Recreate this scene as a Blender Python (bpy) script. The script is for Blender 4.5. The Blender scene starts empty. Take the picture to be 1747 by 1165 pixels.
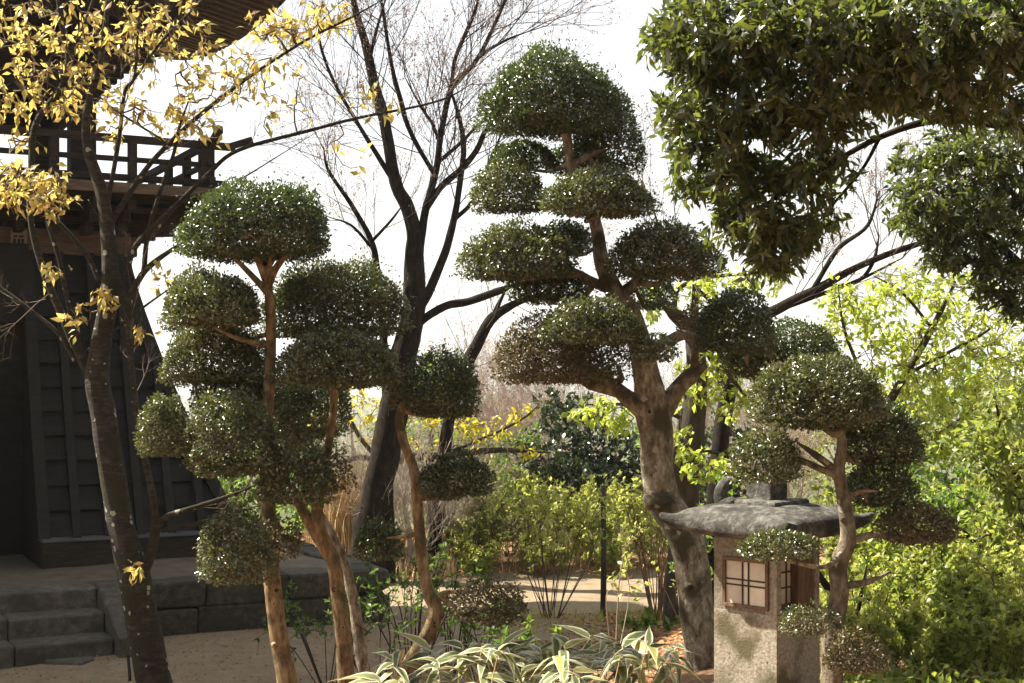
import bpy, math, random
import numpy as np
from mathutils import Vector, Matrix

# ------------------------------------------------------------------ scene, camera, sky, sun, exposure
sc = bpy.context.scene
COL = sc.collection
F, PX, HOR, CZ = 2426.4, 873.5, 650.0, 2.4      # focal length in photo pixels, principal column, horizon row, eye height

cam_d = bpy.data.cameras.new('camera'); cam = bpy.data.objects.new('camera', cam_d); COL.objects.link(cam)
cam_d.lens = 50; cam_d.sensor_width = 36; cam_d.sensor_fit = 'HORIZONTAL'
cam_d.shift_y = (HOR - 582.5) / 1747
cam_d.clip_start = 0.05; cam_d.clip_end = 12000
cam.location = (0, 0, CZ); cam.rotation_euler = (math.radians(90), 0, 0)
sc.camera = cam

SUN_EL = math.radians(49)
SUN_H = Vector((-0.945, 0.327, 0)).normalized()
to_sun = Vector((SUN_H.x * math.cos(SUN_EL), SUN_H.y * math.cos(SUN_EL), math.sin(SUN_EL)))
world = bpy.data.worlds.new('World'); sc.world = world; world.use_nodes = True
wn = world.node_tree; wn.nodes.clear()
sky = wn.nodes.new('ShaderNodeTexSky'); sky.sky_type = 'NISHITA'; sky.sun_disc = False
sky.sun_elevation = SUN_EL; sky.sun_rotation = math.atan2(SUN_H.x, SUN_H.y)
sky.air_density = 1.0; sky.dust_density = 2.0; sky.ozone_density = 1.0
bg = wn.nodes.new('ShaderNodeBackground'); bg.inputs['Strength'].default_value = 0.062
wo = wn.nodes.new('ShaderNodeOutputWorld')
veil = wn.nodes.new('ShaderNodeMix'); veil.data_type = 'RGBA'; veil.inputs[0].default_value = .62      # thin even cloud over the whole sky
veil.inputs[7].default_value = (6.1, 5.75, 5.15, 1)
wn.links.new(sky.outputs[0], veil.inputs[6]); wn.links.new(veil.outputs[2], bg.inputs[0]); wn.links.new(bg.outputs[0], wo.inputs[0])

sun_d = bpy.data.lights.new('sun', 'SUN'); sun = bpy.data.objects.new('sun', sun_d); COL.objects.link(sun)
sun_d.energy = 5.0; sun_d.angle = math.radians(0.53); sun_d.color = (1.0, 0.91, 0.76)
sun.rotation_euler = to_sun.to_track_quat('Z', 'Y').to_euler()

sc.view_settings.view_transform = 'Standard'; sc.view_settings.look = 'None'
sc.view_settings.exposure = 1.85; sc.view_settings.gamma = 1.0
sc.render.engine = 'CYCLES'
cy = sc.cycles
cy.max_bounces = 6; cy.diffuse_bounces = 3; cy.glossy_bounces = 2; cy.transmission_bounces = 3; cy.transparent_max_bounces = 4
cy.caustics_reflective = False; cy.caustics_refractive = False

# ------------------------------------------------------------------ helpers
def rng(seed): return np.random.default_rng(seed)
def W(px, py, Y): return np.array([(px - PX) / F * Y, Y, CZ + (HOR - py) / F * Y])
def norm(a): return a / np.maximum(np.linalg.norm(a, axis=-1, keepdims=True), 1e-9)

def link(o, parent=None):
    COL.objects.link(o)
    if parent is not None: o.parent = parent
    return o
def tag(o, label=None, cat=None, group=None, kind=None):
    if label: o['label'] = label
    if cat: o['category'] = cat
    if group: o['group'] = group
    if kind: o['kind'] = kind
    return o
def thing(name, label, cat, loc=(0, 0, 0), rz=0.0, group=None):
    o = bpy.data.objects.new(name, None); o.empty_display_size = 0.1
    o.location = loc; o.rotation_euler = (0, 0, rz); link(o)
    return tag(o, label, cat, group)

def mesh_obj(name, V, Fc, mat, parent=None, smooth=False, local=False):
    """V,Fc in world coordinates unless local; a parent Empty that is moved gets its inverse applied."""
    V = np.asarray(V, float)
    if parent is not None and not local:
        M = np.array((Matrix.Translation(parent.location) @ parent.rotation_euler.to_matrix().to_4x4()).inverted()) if parent.parent is None else np.eye(4)
        V = V @ M[:3, :3].T + M[:3, 3]
    me = bpy.data.meshes.new(name)
    if isinstance(Fc, np.ndarray):
        n, k = Fc.shape
        me.vertices.add(len(V)); me.vertices.foreach_set('co', V.ravel())
        me.loops.add(n * k); me.loops.foreach_set('vertex_index', Fc.ravel().astype(np.int32))
        me.polygons.add(n); me.polygons.foreach_set('loop_start', np.arange(n, dtype=np.int32) * k)
        me.update(calc_edges=True)
    else:
        me.from_pydata([tuple(v) for v in V], [], Fc); me.update()
    if smooth: me.shade_smooth()
    me.materials.append(mat)
    return link(bpy.data.objects.new(name, me), parent)

def box_vf(x0, x1, y0, y1, z0, z1):
    V = [(x0, y0, z0), (x1, y0, z0), (x1, y1, z0), (x0, y1, z0), (x0, y0, z1), (x1, y0, z1), (x1, y1, z1), (x0, y1, z1)]
    return V, [(0, 3, 2, 1), (4, 5, 6, 7), (0, 1, 5, 4), (1, 2, 6, 5), (2, 3, 7, 6), (3, 0, 4, 7)]
def box(name, x0, x1, y0, y1, z0, z1, mat, parent, bevel=0.0, jit=0.0, R=None):
    V, Fc = box_vf(x0, x1, y0, y1, z0, z1)
    V = np.array(V, float)
    if jit and R is not None: V += R.uniform(-jit, jit, V.shape)
    o = mesh_obj(name, V, Fc, mat, parent, local=True)
    if bevel:
        m = o.modifiers.new('edge', 'BEVEL'); m.width = bevel; m.segments = 2
    return o
def beam(name, p, q, w, h, mat, parent):
    """square bar from p to q in the parent's own frame"""
    p = np.array(p, float); q = np.array(q, float); d = norm(q - p)
    s = norm(np.cross(d, [0, 0, 1.0])) if abs(d[2]) < .99 else np.array([1.0, 0, 0]); u = np.cross(s, d)
    V = []
    for c in (p, q):
        for a, b in ((-1, -1), (1, -1), (1, 1), (-1, 1)): V.append(c + s * a * w / 2 + u * b * h / 2)
    return mesh_obj(name, V, [(0, 1, 2, 3), (7, 6, 5, 4), (0, 4, 5, 1), (1, 5, 6, 2), (2, 6, 7, 3), (3, 7, 4, 0)], mat, parent, local=True)

def spline(P, R, step=None, n=6):
    P = np.asarray(P, float); R = np.asarray(R, float); out = []; rad = []
    Q = np.vstack([2 * P[0] - P[1], P, 2 * P[-1] - P[-2]])
    for i in range(len(P) - 1):
        a, b, c, d = Q[i], Q[i + 1], Q[i + 2], Q[i + 3]
        for t in np.linspace(0, 1, n, endpoint=False):
            out.append(.5 * ((2 * b) + (-a + c) * t + (2 * a - 5 * b + 4 * c - d) * t * t + (-a + 3 * b - 3 * c + d) * t ** 3))
            rad.append(R[i] * (1 - t) + R[i + 1] * t)
    out.append(P[-1]); rad.append(R[-1])
    return np.array(out), np.array(rad)
def tube_vf(P, R, seg=8, bump=0.0, seed=0, cap=True):
    P = np.asarray(P, float); n = len(P); T = norm(np.gradient(P, axis=0))
    r = rng(seed); ph = r.uniform(0, 6.28, 6)
    u = norm(np.cross(T[0], [0.3, 1, 0.2])); V = []
    ang = np.arange(seg) / seg * 2 * math.pi
    acc = np.concatenate([[0], np.cumsum(np.linalg.norm(np.diff(P, axis=0), axis=1))])
    for i in range(n):
        u = norm(u - T[i] * np.dot(u, T[i])); v = np.cross(T[i], u)
        k = 1 + bump * (np.sin(2 * ang + ph[0] + acc[i] * 3) + .7 * np.sin(3 * ang + ph[1] - acc[i] * 7) + .6 * np.sin(ang + ph[2] + acc[i] * 13) + .5 * np.sin(5 * ang + ph[3] + acc[i] * 23))
        V.append(P[i] + (R[i] * k)[:, None] * (np.cos(ang)[:, None] * u + np.sin(ang)[:, None] * v))
    V = np.concatenate(V)
    i = np.arange(n - 1)[:, None] * seg; j = np.arange(seg)[None, :]; j2 = (j + 1) % seg
    Fq = np.stack([i + j, i + j2, i + seg + j2, i + seg + j], -1).reshape(-1, 4)
    Fl = [tuple(f) for f in Fq.tolist()]
    if cap: Fl += [tuple(range(seg))[::-1], tuple(range((n - 1) * seg, n * seg))]
    return V, Fl
def limb(name, pts, Y, mat, parent, seg=8, bump=.06, seed=0, n=6):
    """pts: (px,py,r_px[,Y]); a bark tube with real radius; returns its centre points for twigs to grow from"""
    P = []; R = []
    for p in pts:
        y = p[3] if len(p) > 3 else Y
        P.append(W(p[0], p[1], y)); R.append(max(p[2], .6) / F * y)
    R[-1] *= .45
    P, R = spline(P, R, n=n)
    V, Fc = tube_vf(P, R, seg, bump, seed)
    mesh_obj(name, V, Fc, mat, parent, smooth=True)
    return P

def grow(base, pts, jitter=.12, r_=None):
    """grow a branching skeleton: every point hangs on its nearest neighbour already grown"""
    base = np.asarray(base, float); pts = np.asarray(pts, float); k = len(base); n = len(pts)
    d0 = np.array([np.min(np.sum((base - p) ** 2, 1)) for p in pts])
    pts = pts[np.argsort(d0)]
    N = np.empty((k + n, 3)); N[:k] = base; par = np.full(k + n, -1)
    for i in range(n):
        m = k + i
        d = np.sum((N[:m] - pts[i]) ** 2, 1); d[:k] *= 1.15
        par[m] = int(np.argmin(d)); N[m] = pts[i]
    cnt = np.ones(k + n)
    for m in range(k + n - 1, k - 1, -1): cnt[par[m]] += cnt[m]
    return N, par, cnt, k
def twig_vf(N, par, cnt, k, r0, p=.42, rmax=.02, seg=3, sag=.0, seed=0, two=True):
    m = np.arange(k, len(N)); A = N[par[m]]; B = N[m]
    rb = np.minimum(r0 * cnt[m] ** p, rmax); ra = np.minimum(r0 * (cnt[m] + 1) ** p, rmax)
    r = rng(seed); L = np.linalg.norm(B - A, axis=1, keepdims=True)
    M = (A + B) / 2 + r.normal(0, .09, A.shape) * L; M[:, 2] += sag * L[:, 0]
    rings = [(A, ra), (M, (ra + rb) / 2), (B, rb * .8)] if two else [(A, ra), (B, rb * .8)]
    D = norm(B - A); S = norm(np.cross(D, r.normal(0, 1, D.shape))); U = np.cross(D, S)
    n = len(m); Vs = []
    for c, rr in rings:
        for a in range(seg):
            t = a / seg * 6.2832
            Vs.append(c + rr[:, None] * (math.cos(t) * S + math.sin(t) * U))
    V = np.stack(Vs, 1).reshape(-1, 3); q = seg * len(rings); b = np.arange(n)[:, None] * q; Fq = []
    for ring in range(len(rings) - 1):
        for a in range(seg):
            a2 = (a + 1) % seg
            Fq.append(np.concatenate([b + ring * seg + a, b + ring * seg + a2, b + (ring + 1) * seg + a2, b + (ring + 1) * seg + a], 1))
    return V, np.concatenate(Fq, 0)

def spray(lines, r, per_m, l0, r0, levels=3, up=.18, kids=5, zmin=-9, ang=(.45, .95)):
    """fine leafless branching: side shoots off every limb, each forking again; returns segments and bud places"""
    A, B, RA, RB, tips, tdir = [], [], [], [], [], []
    def shoot(p, d, l, rad, lev):
        n = 4 if lev > 1 else 3; pts = [p]; dd = d.copy(); dirs = [d]
        for i in range(n):
            dd = dd + r.normal(0, .13, 3); dd[2] += up * .3; dd = dd / np.linalg.norm(dd)
            pts.append(pts[-1] + dd * l / n); dirs.append(dd.copy())
        for i in range(n):
            A.append(pts[i]); B.append(pts[i + 1]); RA.append(rad * (1 - .75 * i / n)); RB.append(rad * (1 - .75 * (i + 1) / n))
        tips.append(pts[-1]); tdir.append(dd)
        if lev > 1:
            for q in range(int(kids * (1 if lev > 2 else .8)) + 1):
                t = r.uniform(.2, .97); i = min(int(t * n), n - 1); f = t * n - i
                c = pts[i] * (1 - f) + pts[i + 1] * f; a = r.uniform(*ang); w = r.normal(0, 1, 3); w -= dirs[i + 1] * w.dot(dirs[i + 1]); w /= np.linalg.norm(w)
                nd = dirs[i + 1] * math.cos(a) + w * math.sin(a); nd[2] += up; nd /= np.linalg.norm(nd)
                shoot(c, nd, l * r.uniform(.35, .62) * (1.15 - .5 * t), rad * .5, lev - 1)
        elif r.random() < .6: tips.append(pts[1]); tdir.append(dirs[1])
    for P in lines:
        seg = np.linalg.norm(np.diff(P, axis=0), axis=1); acc = np.concatenate([[0], np.cumsum(seg)]); Lt = acc[-1]
        for q in range(max(1, int(Lt * per_m))):
            t = Lt * (1 - r.random() ** 1.25 * .93); i = min(np.searchsorted(acc, t) - 1, len(P) - 2); i = max(i, 0)
            c = P[i] + (P[i + 1] - P[i]) * ((t - acc[i]) / max(seg[i], 1e-6))
            if c[2] < zmin: continue
            T = (P[i + 1] - P[i]) / max(seg[i], 1e-6); a = r.uniform(*ang); w = r.normal(0, 1, 3); w -= T * w.dot(T); w /= np.linalg.norm(w)
            nd = T * math.cos(a) + w * math.sin(a); nd[2] += up; nd /= np.linalg.norm(nd)
            shoot(c, nd, l0 * r.uniform(.5, 1.2), r0, levels)
    return [np.array(v) for v in (A, B, RA, RB, tips, tdir)]
def seg_vf(A, B, RA, RB, seg=3):
    D = norm(B - A); S = norm(np.cross(D, np.array([.3, .5, .8]))); U = np.cross(D, S); n = len(A); Vs = []
    for c, rr in ((A, RA), (B, RB)):
        for a in range(seg):
            t = a / seg * 6.2832; Vs.append(c + rr[:, None] * (math.cos(t) * S + math.sin(t) * U))
    V = np.stack(Vs, 1).reshape(-1, 3); b = np.arange(n)[:, None] * 2 * seg; Fq = []
    for a in range(seg): Fq.append(np.concatenate([b + a, b + (a + 1) % seg, b + seg + (a + 1) % seg, b + seg + a], 1))
    return V, np.concatenate(Fq, 0)

def leaf_vf(P, D, N, L, Wd, fold=.18, droop=.12, five=False):
    D = norm(D); N = norm(N - D * np.sum(N * D, 1, keepdims=True)); S = np.cross(D, N)
    L = np.broadcast_to(np.asarray(L, float), (len(P),))[:, None]; Wd = np.broadcast_to(np.asarray(Wd, float), (len(P),))[:, None]
    n = len(P); i = np.arange(n)[:, None]
    tip = P + D * L - N * droop * L
    if not five:
        a = P + D * L * .45 + S * Wd / 2 + N * fold * Wd; b = P + D * L * .45 - S * Wd / 2 + N * fold * Wd
        V = np.stack([P, a, tip, b], 1).reshape(-1, 3); o = i * 4
        Fc = np.concatenate([np.concatenate([o, o + 1, o + 2], 1), np.concatenate([o, o + 2, o + 3], 1)])
    else:
        c = P + D * L * .5 + N * .03 * L
        a = P + D * L * .42 + S * Wd / 2 + N * fold * Wd; b = P + D * L * .42 - S * Wd / 2 + N * fold * Wd
        V = np.stack([P, a, c, b, tip], 1).reshape(-1, 3); o = i * 5
        Fc = np.concatenate([np.concatenate([o, o + 1, o + 2], 1), np.concatenate([o, o + 2, o + 3], 1), np.concatenate([o + 1, o + 4, o + 2], 1), np.concatenate([o + 2, o + 4, o + 3], 1)])
    return V, Fc
def blob_points(blobs, per, r, flat=1.0, shell=0.0):
    """blobs: (px,py,rx_px,ry_px,Y[,depth radius m[,weight]]); random points inside the ellipsoids"""
    out = []
    for b in blobs:
        y = b[4]; rx = b[2] / F * y; rz = b[3] / F * y; ry = b[5] if len(b) > 5 and b[5] else (rx + rz) * .5
        n = max(1, int(per * (b[2] * b[3]) / 1000. * (b[6] if len(b) > 6 else 1)))
        d = norm(r.normal(0, 1, (n, 3))); rad = r.uniform(shell, 1, (n, 1)) ** (1 / 2.2)
        out.append(W(b[0], b[1], y) + d * rad * np.array([rx, ry, rz]))
    return np.concatenate(out)
def tuft_leaves(N, par, cnt, k, r, per, L, wr, droop_dir=.4, spread=.9, every=1.0, jit=.35, up=0.6):
    """leaves in tufts at the ends and nodes of twigs: base, direction, normal, length, width arrays"""
    m = np.arange(k, len(N)); sel = m[(cnt[m] <= 2) | (r.random(len(m)) < every)]
    B = np.repeat(N[sel], per, 0); T = np.repeat(norm(N[sel] - N[par[sel]]), per, 0); seglen = np.repeat(np.linalg.norm(N[sel] - N[par[sel]], axis=1), per)
    B = B - T * (r.random(len(B)) * np.minimum(seglen, L * 2.6))[:, None] + r.normal(0, L * .32, B.shape)
    D = norm(T * .55 + r.normal(0, spread, B.shape) + np.array([0, 0, -droop_dir]))
    Nn = norm(r.normal(0, .75, B.shape) + np.array([0, 0, up]))
    Ls = L * (1 + r.uniform(-jit, jit, len(B)))
    return B, D, Nn, Ls, Ls * wr

# ------------------------------------------------------------------ materials
def new_mat(name):
    m = bpy.data.materials.new(name); m.use_nodes = True; m.node_tree.nodes.clear()
    return m, m.node_tree.nodes, m.node_tree.links
def rgba(c): return (c[0], c[1], c[2], 1)
def ramp(nodes, stops):
    n = nodes.new('ShaderNodeValToRGB'); e = n.color_ramp.elements
    while len(e) < len(stops): e.new(0.5)
    for s, (p, c) in zip(e, stops): s.position = p; s.color = rgba(c)
    return n
def leaf_mat(name, cols, trans=.35, tcol=(.35, .45, .05), rough=.4, spec=.5, patch=None):
    m, N, L = new_mat(name)
    geo = N.new('ShaderNodeNewGeometry'); oi = N.new('ShaderNodeObjectInfo')
    add = N.new('ShaderNodeMath'); add.operation = 'ADD'; fr = N.new('ShaderNodeMath'); fr.operation = 'FRACT'
    L.new(geo.outputs['Random Per Island'], add.inputs[0]); L.new(oi.outputs['Random'], add.inputs[1]); L.new(add.outputs[0], fr.inputs[0])
    rp = ramp(N, [(i / max(1, len(cols) - 1), c) for i, c in enumerate(cols)]); L.new(fr.outputs[0], rp.inputs[0])
    if patch:                       # browned or yellowed patches of the crown: (colour, noise scale, from, to)
        tc = N.new('ShaderNodeTexCoord'); pn = N.new('ShaderNodeTexNoise'); pn.inputs['Scale'].default_value = patch[1]; pn.inputs['Detail'].default_value = 3; L.new(tc.outputs['Object'], pn.inputs['Vector'])
        pr = N.new('ShaderNodeMapRange'); pr.inputs['From Min'].default_value = patch[2]; pr.inputs['From Max'].default_value = patch[3]; L.new(pn.outputs['Fac'], pr.inputs[0])
        pm = N.new('ShaderNodeMix'); pm.data_type = 'RGBA'; pm.inputs[7].default_value = rgba(patch[0]); L.new(pr.outputs[0], pm.inputs[0]); L.new(rp.outputs[0], pm.inputs[6])
        class _o: outputs = [pm.outputs[2]]
        rp = _o
    b = N.new('ShaderNodeBsdfPrincipled'); b.inputs['Roughness'].default_value = rough; b.inputs['Specular IOR Level'].default_value = spec
    L.new(rp.outputs[0], b.inputs['Base Color'])
    t = N.new('ShaderNodeBsdfTranslucent')
    mx = N.new('ShaderNodeMix'); mx.data_type = 'RGBA'; mx.inputs[0].default_value = .6; mx.inputs[7].default_value = rgba(tcol)
    L.new(rp.outputs[0], mx.inputs[6]); L.new(mx.outputs[2], t.inputs[0])
    ms = N.new('ShaderNodeMixShader'); ms.inputs[0].default_value = trans
    L.new(b.outputs[0], ms.inputs[1]); L.new(t.outputs[0], ms.inputs[2])
    o = N.new('ShaderNodeOutputMaterial'); L.new(ms.outputs[0], o.inputs[0])
    return m
def rough_mat(name, stops, scale=8, detail=6, bump=.3, bscale=None, rough=.85, stretch=(1, 1, 1), spots=None, spec=.3, bdist=.02, extra=None, lo=.3, hi=.7):
    """noise-coloured bark, stone, wood or earth with relief; spots=(colour, scale, size) adds lichen discs"""
    m, N, L = new_mat(name)
    tc = N.new('ShaderNodeTexCoord'); mp = N.new('ShaderNodeMapping'); mp.inputs['Scale'].default_value = stretch
    L.new(tc.outputs['Object'], mp.inputs[0])
    nz = N.new('ShaderNodeTexNoise'); nz.inputs['Scale'].default_value = scale; nz.inputs['Detail'].default_value = detail; nz.inputs['Roughness'].default_value = .65
    L.new(mp.outputs[0], nz.inputs['Vector'])
    rp = ramp(N, [(lo + (hi - lo) * i / (len(stops) - 1), c) for i, c in enumerate(stops)]); L.new(nz.outputs['Fac'], rp.inputs[0])
    col = rp.outputs[0]
    oi = N.new('ShaderNodeObjectInfo'); mr = N.new('ShaderNodeMapRange'); mr.inputs['To Min'].default_value = .8; mr.inputs['To Max'].default_value = 1.2
    L.new(oi.outputs['Random'], mr.inputs[0])
    hv = N.new('ShaderNodeHueSaturation'); L.new(mr.outputs[0], hv.inputs['Value']); L.new(col, hv.inputs['Color']); col = hv.outputs[0]
    if extra:                       # (colour, scale, threshold low, high): large irregular patches such as moss or dirt
        n2 = N.new('ShaderNodeTexNoise'); n2.inputs['Scale'].default_value = extra[1]; n2.inputs['Detail'].default_value = 8; L.new(tc.outputs['Object'], n2.inputs['Vector'])
        r2 = N.new('ShaderNodeMapRange'); r2.inputs['From Min'].default_value = extra[2]; r2.inputs['From Max'].default_value = extra[3]; L.new(n2.outputs['Fac'], r2.inputs[0])
        mx = N.new('ShaderNodeMix'); mx.data_type = 'RGBA'; mx.inputs[7].default_value = rgba(extra[0])
        L.new(r2.outputs[0], mx.inputs[0]); L.new(col, mx.inputs[6]); col = mx.outputs[2]
    if spots:
        nd = N.new('ShaderNodeTexNoise'); nd.inputs['Scale'].default_value = 30; L.new(tc.outputs['Object'], nd.inputs['Vector'])
        va = N.new('ShaderNodeVectorMath'); va.operation = 'SCALE'; va.inputs['Scale'].default_value = .035; L.new(nd.outputs['Color'], va.inputs[0])
        vb = N.new('ShaderNodeVectorMath'); vb.operation = 'ADD'; L.new(tc.outputs['Object'], vb.inputs[0]); L.new(va.outputs[0], vb.inputs[1])
        vo = N.new('ShaderNodeTexVoronoi'); vo.inputs['Scale'].default_value = spots[1]; L.new(vb.outputs[0], vo.inputs['Vector'])
        sx = N.new('ShaderNodeSeparateColor'); L.new(vo.outputs['Color'], sx.inputs[0])
        th = N.new('ShaderNodeMath'); th.operation = 'MULTIPLY'; th.inputs[1].default_value = spots[2]; L.new(sx.outputs[0], th.inputs[0])
        sub = N.new('ShaderNodeMath'); sub.operation = 'SUBTRACT'; sub.inputs[1].default_value = spots[2] * .55; L.new(th.outputs[0], sub.inputs[0])
        lt = N.new('ShaderNodeMath'); lt.operation = 'LESS_THAN'; L.new(vo.outputs['Distance'], lt.inputs[0]); L.new(sub.outputs[0], lt.inputs[1])
        mx = N.new('ShaderNodeMix'); mx.data_type = 'RGBA'; mx.inputs[7].default_value = rgba(spots[0])
        L.new(lt.outputs[0], mx.inputs[0]); L.new(col, mx.inputs[6]); col = mx.outputs[2]
    b = N.new('ShaderNodeBsdfPrincipled'); b.inputs['Roughness'].default_value = rough; b.inputs['Specular IOR Level'].default_value = spec
    L.new(col, b.inputs['Base Color'])
    if bump:
        nb = N.new('ShaderNodeTexNoise'); nb.inputs['Scale'].default_value = bscale or scale * 4; nb.inputs['Detail'].default_value = 8; nb.inputs['Roughness'].default_value = .7
        L.new(mp.outputs[0], nb.inputs['Vector'])
        bp = N.new('ShaderNodeBump'); bp.inputs['Strength'].default_value = bump; bp.inputs['Distance'].default_value = bdist
        L.new(nb.outputs['Fac'], bp.inputs['Height']); L.new(bp.outputs[0], b.inputs['Normal'])
    o = N.new('ShaderNodeOutputMaterial'); L.new(b.outputs[0], o.inputs[0])
    return m

M = {}
M['bark_cherry'] = rough_mat('bark_cherry', [(.010, .008, .006), (.034, .028, .019), (.085, .075, .058)], 30, detail=12, bump=1.0, bscale=60, bdist=.03, stretch=(.6, .6, 1.6), spots=((.40, .40, .34), 20, .75), extra=((.03, .032, .012), 5, .48, .62))
M['bark_bare'] = rough_mat('bark_bare', [(.008, .006, .0045), (.019, .0145, .010), (.036, .028, .021)], 18, bump=.6, stretch=(1, 1, .5), spec=.08)
M['bark_tan'] = rough_mat('bark_tan', [(.08, .05, .023), (.25, .165, .08), (.38, .275, .15), (.54, .45, .31)], 36, detail=12, bump=1.0, bscale=70, bdist=.03, stretch=(1, 1, .35), extra=((.11, .088, .045), 5.5, .53, .62), spots=((.05, .034, .02), 15, .45), lo=.32, hi=.68)
M['bark_grey'] = rough_mat('bark_grey', [(.06, .044, .028), (.20, .155, .105), (.33, .28, .205), (.50, .46, .38)], 34, detail=12, bump=1.0, bscale=75, bdist=.03, stretch=(1, 1, .45), extra=((.085, .072, .042), 5, .53, .62), spots=((.42, .39, .32), 17, .7), lo=.32, hi=.68)
M['bark_dark'] = rough_mat('bark_dark', [(.02, .016, .011), (.05, .04, .028), (.08, .07, .055)], 14, bump=.5, stretch=(1, 1, .4))
M['twig_pale'] = rough_mat('twig_pale', [(.16, .125, .10), (.28, .23, .185), (.40, .34, .28)], 5, bump=0)
M['twig_brown'] = rough_mat('twig_brown', [(.05, .036, .024), (.10, .072, .05), (.16, .12, .085)], 6, bump=0)
M['twig_red'] = rough_mat('twig_red', [(.12, .06, .032), (.20, .11, .06), (.26, .17, .10)], 6, bump=0)
M['twig_dark'] = rough_mat('twig_dark', [(.02, .015, .012), (.04, .03, .024), (.06, .05, .04)], 6, bump=0)
M['straw'] = rough_mat('straw', [(.30, .20, .09), (.42, .31, .16), (.5, .4, .25)], 6, bump=0)
M['holly'] = leaf_mat('holly_leaf', [(.016, .024, .008), (.032, .043, .014), (.062, .074, .027), (.20, .205, .105)], .2, (.30, .36, .06), .30, .7, ((.13, .115, .06), 5, .58, .72))  # palest tone puts sunlit highlights into the colour of some leaves
M['holly_dark'] = leaf_mat('holly_dark_leaf', [(.010, .017, .005), (.021, .031, .009), (.042, .054, .018), (.13, .138, .062)], .18, (.20, .34, .03), .30, .65, ((.10, .10, .045), 5, .6, .75))  # darker holly; its palest tone likewise paints in sun highlights
M['holly_brown'] = leaf_mat('holly_browned_leaf', [(.035, .035, .014), (.07, .06, .028), (.12, .095, .052), (.17, .135, .08)], .2, (.28, .24, .06), .4, .45)
M['cherry_leaf'] = leaf_mat('cherry_leaf', [(.22, .24, .06), (.34, .31, .08), (.42, .35, .10), (.40, .24, .07), (.28, .12, .05), (.34, .30, .09)], .5, (.80, .66, .18), .42, .5)
M['yellow_leaf'] = leaf_mat('yellow_leaf', [(.26, .26, .03), (.38, .34, .035), (.46, .34, .04)], .55, (.85, .75, .06), .42, .4)
M['lime_leaf'] = leaf_mat('lime_leaf', [(.16, .22, .03), (.25, .31, .045), (.34, .38, .07)], .5, (.72, .85, .12), .4, .45)
M['green_leaf'] = leaf_mat('green_leaf', [(.06, .10, .02), (.11, .155, .03), (.18, .22, .045), (.26, .28, .065)], .42, (.55, .64, .09), .38, .5)
M['oak_leaf'] = leaf_mat('evergreen_oak_leaf', [(.010, .019, .006), (.017, .028, .009), (.032, .041, .012), (.085, .092, .021)], .28, (.36, .46, .06), .32, .65)
M['camellia'] = leaf_mat('camellia_leaf', [(.014, .028, .010), (.025, .042, .014), (.035, .055, .018)], .12, (.12, .2, .03), .24, .7)
M['shrub_green'] = leaf_mat('shrub_green_leaf', [(.045, .10, .015), (.08, .15, .022), (.12, .2, .03)], .4, (.35, .55, .06), .4, .45)
M['hydrangea'] = leaf_mat('hydrangea_leaf', [(.09, .13, .025), (.15, .20, .04), (.23, .27, .06), (.36, .35, .11)], .48, (.80, .86, .18), .42, .4)
M['bud_leaf'] = leaf_mat('bud_leaf', [(.035, .07, .015), (.06, .11, .022), (.085, .13, .028)], .35, (.25, .42, .06), .45, .4)
M['bud_pink'] = leaf_mat('bud_pink', [(.16, .09, .07), (.26, .14, .11), (.22, .16, .09)], .3, (.5, .3, .22), .6, .3)
M['blade'] = leaf_mat('grass_blade', [(.12, .17, .03), (.22, .25, .05), (.34, .30, .10), (.40, .32, .16)], .45, (.55, .6, .1), .5, .3)
M['litter'] = leaf_mat('litter_leaf', [(.16, .075, .035), (.26, .13, .06), (.36, .2, .10), (.42, .28, .16)], .15, (.5, .3, .12), .7, .2)
M['wood_black'] = rough_mat('charred_board', [(.005, .0048, .004), (.0095, .009, .007), (.017, .015, .011)], 5, bump=.4, bscale=30, stretch=(1, 1, 5), rough=.75, bdist=.006)
M['wood_dark'] = rough_mat('dark_timber', [(.009, .0065, .005), (.02, .015, .010), (.036, .026, .018)], 6, bump=.35, bscale=30, stretch=(1, 6, 6), rough=.8, bdist=.006)
M['wood_mid'] = rough_mat('weathered_timber', [(.05, .035, .024), (.085, .062, .043), (.13, .10, .072)], 5, bump=.35, bscale=30, stretch=(1, 6, 6), rough=.8, bdist=.006)
M['ledge'] = rough_mat('ledge_slate', [(.06, .065, .068), (.09, .095, .10), (.12, .125, .13)], 6, bump=.25, bdist=.006, rough=.6)
M['stone'] = rough_mat('platform_stone', [(.024, .021, .014), (.054, .047, .034), (.105, .092, .068)], 16, detail=10, bump=1.0, bscale=38, extra=((.035, .038, .02), 2.2, .5, .68))
M['stone_step'] = rough_mat('step_stone', [(.045, .04, .032), (.085, .077, .063), (.14, .13, .11)], 12, bump=.6, bscale=60, extra=((.05, .047, .035), 2.5, .5, .7))
M['granite'] = rough_mat('lantern_granite', [(.09, .078, .055), (.235, .21, .165), (.37, .34, .28)], 70, detail=4, bump=.7, bscale=90, bdist=.006, extra=((.10, .085, .045), 5, .5, .62), spots=((.06, .055, .042), 30, .34), lo=.25, hi=.75)
M['granite_roof'] = rough_mat('lantern_roof_stone', [(.035, .034, .028), (.11, .105, .092), (.26, .25, .23)], 30, detail=12, bump=1.0, bscale=60, bdist=.02, extra=((.035, .034, .028), 7, .5, .6), lo=.32, hi=.68)
M['kumiko'] = rough_mat('window_wood', [(.07, .042, .024), (.12, .075, .043), (.17, .115, .07)], 12, bump=.2, bdist=.003, stretch=(4, 4, 1))
M['lattice'] = rough_mat('lattice_wood', [(.022, .016, .011), (.04, .03, .02), (.06, .045, .03)], 12, bump=.1, bdist=.003)
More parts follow.
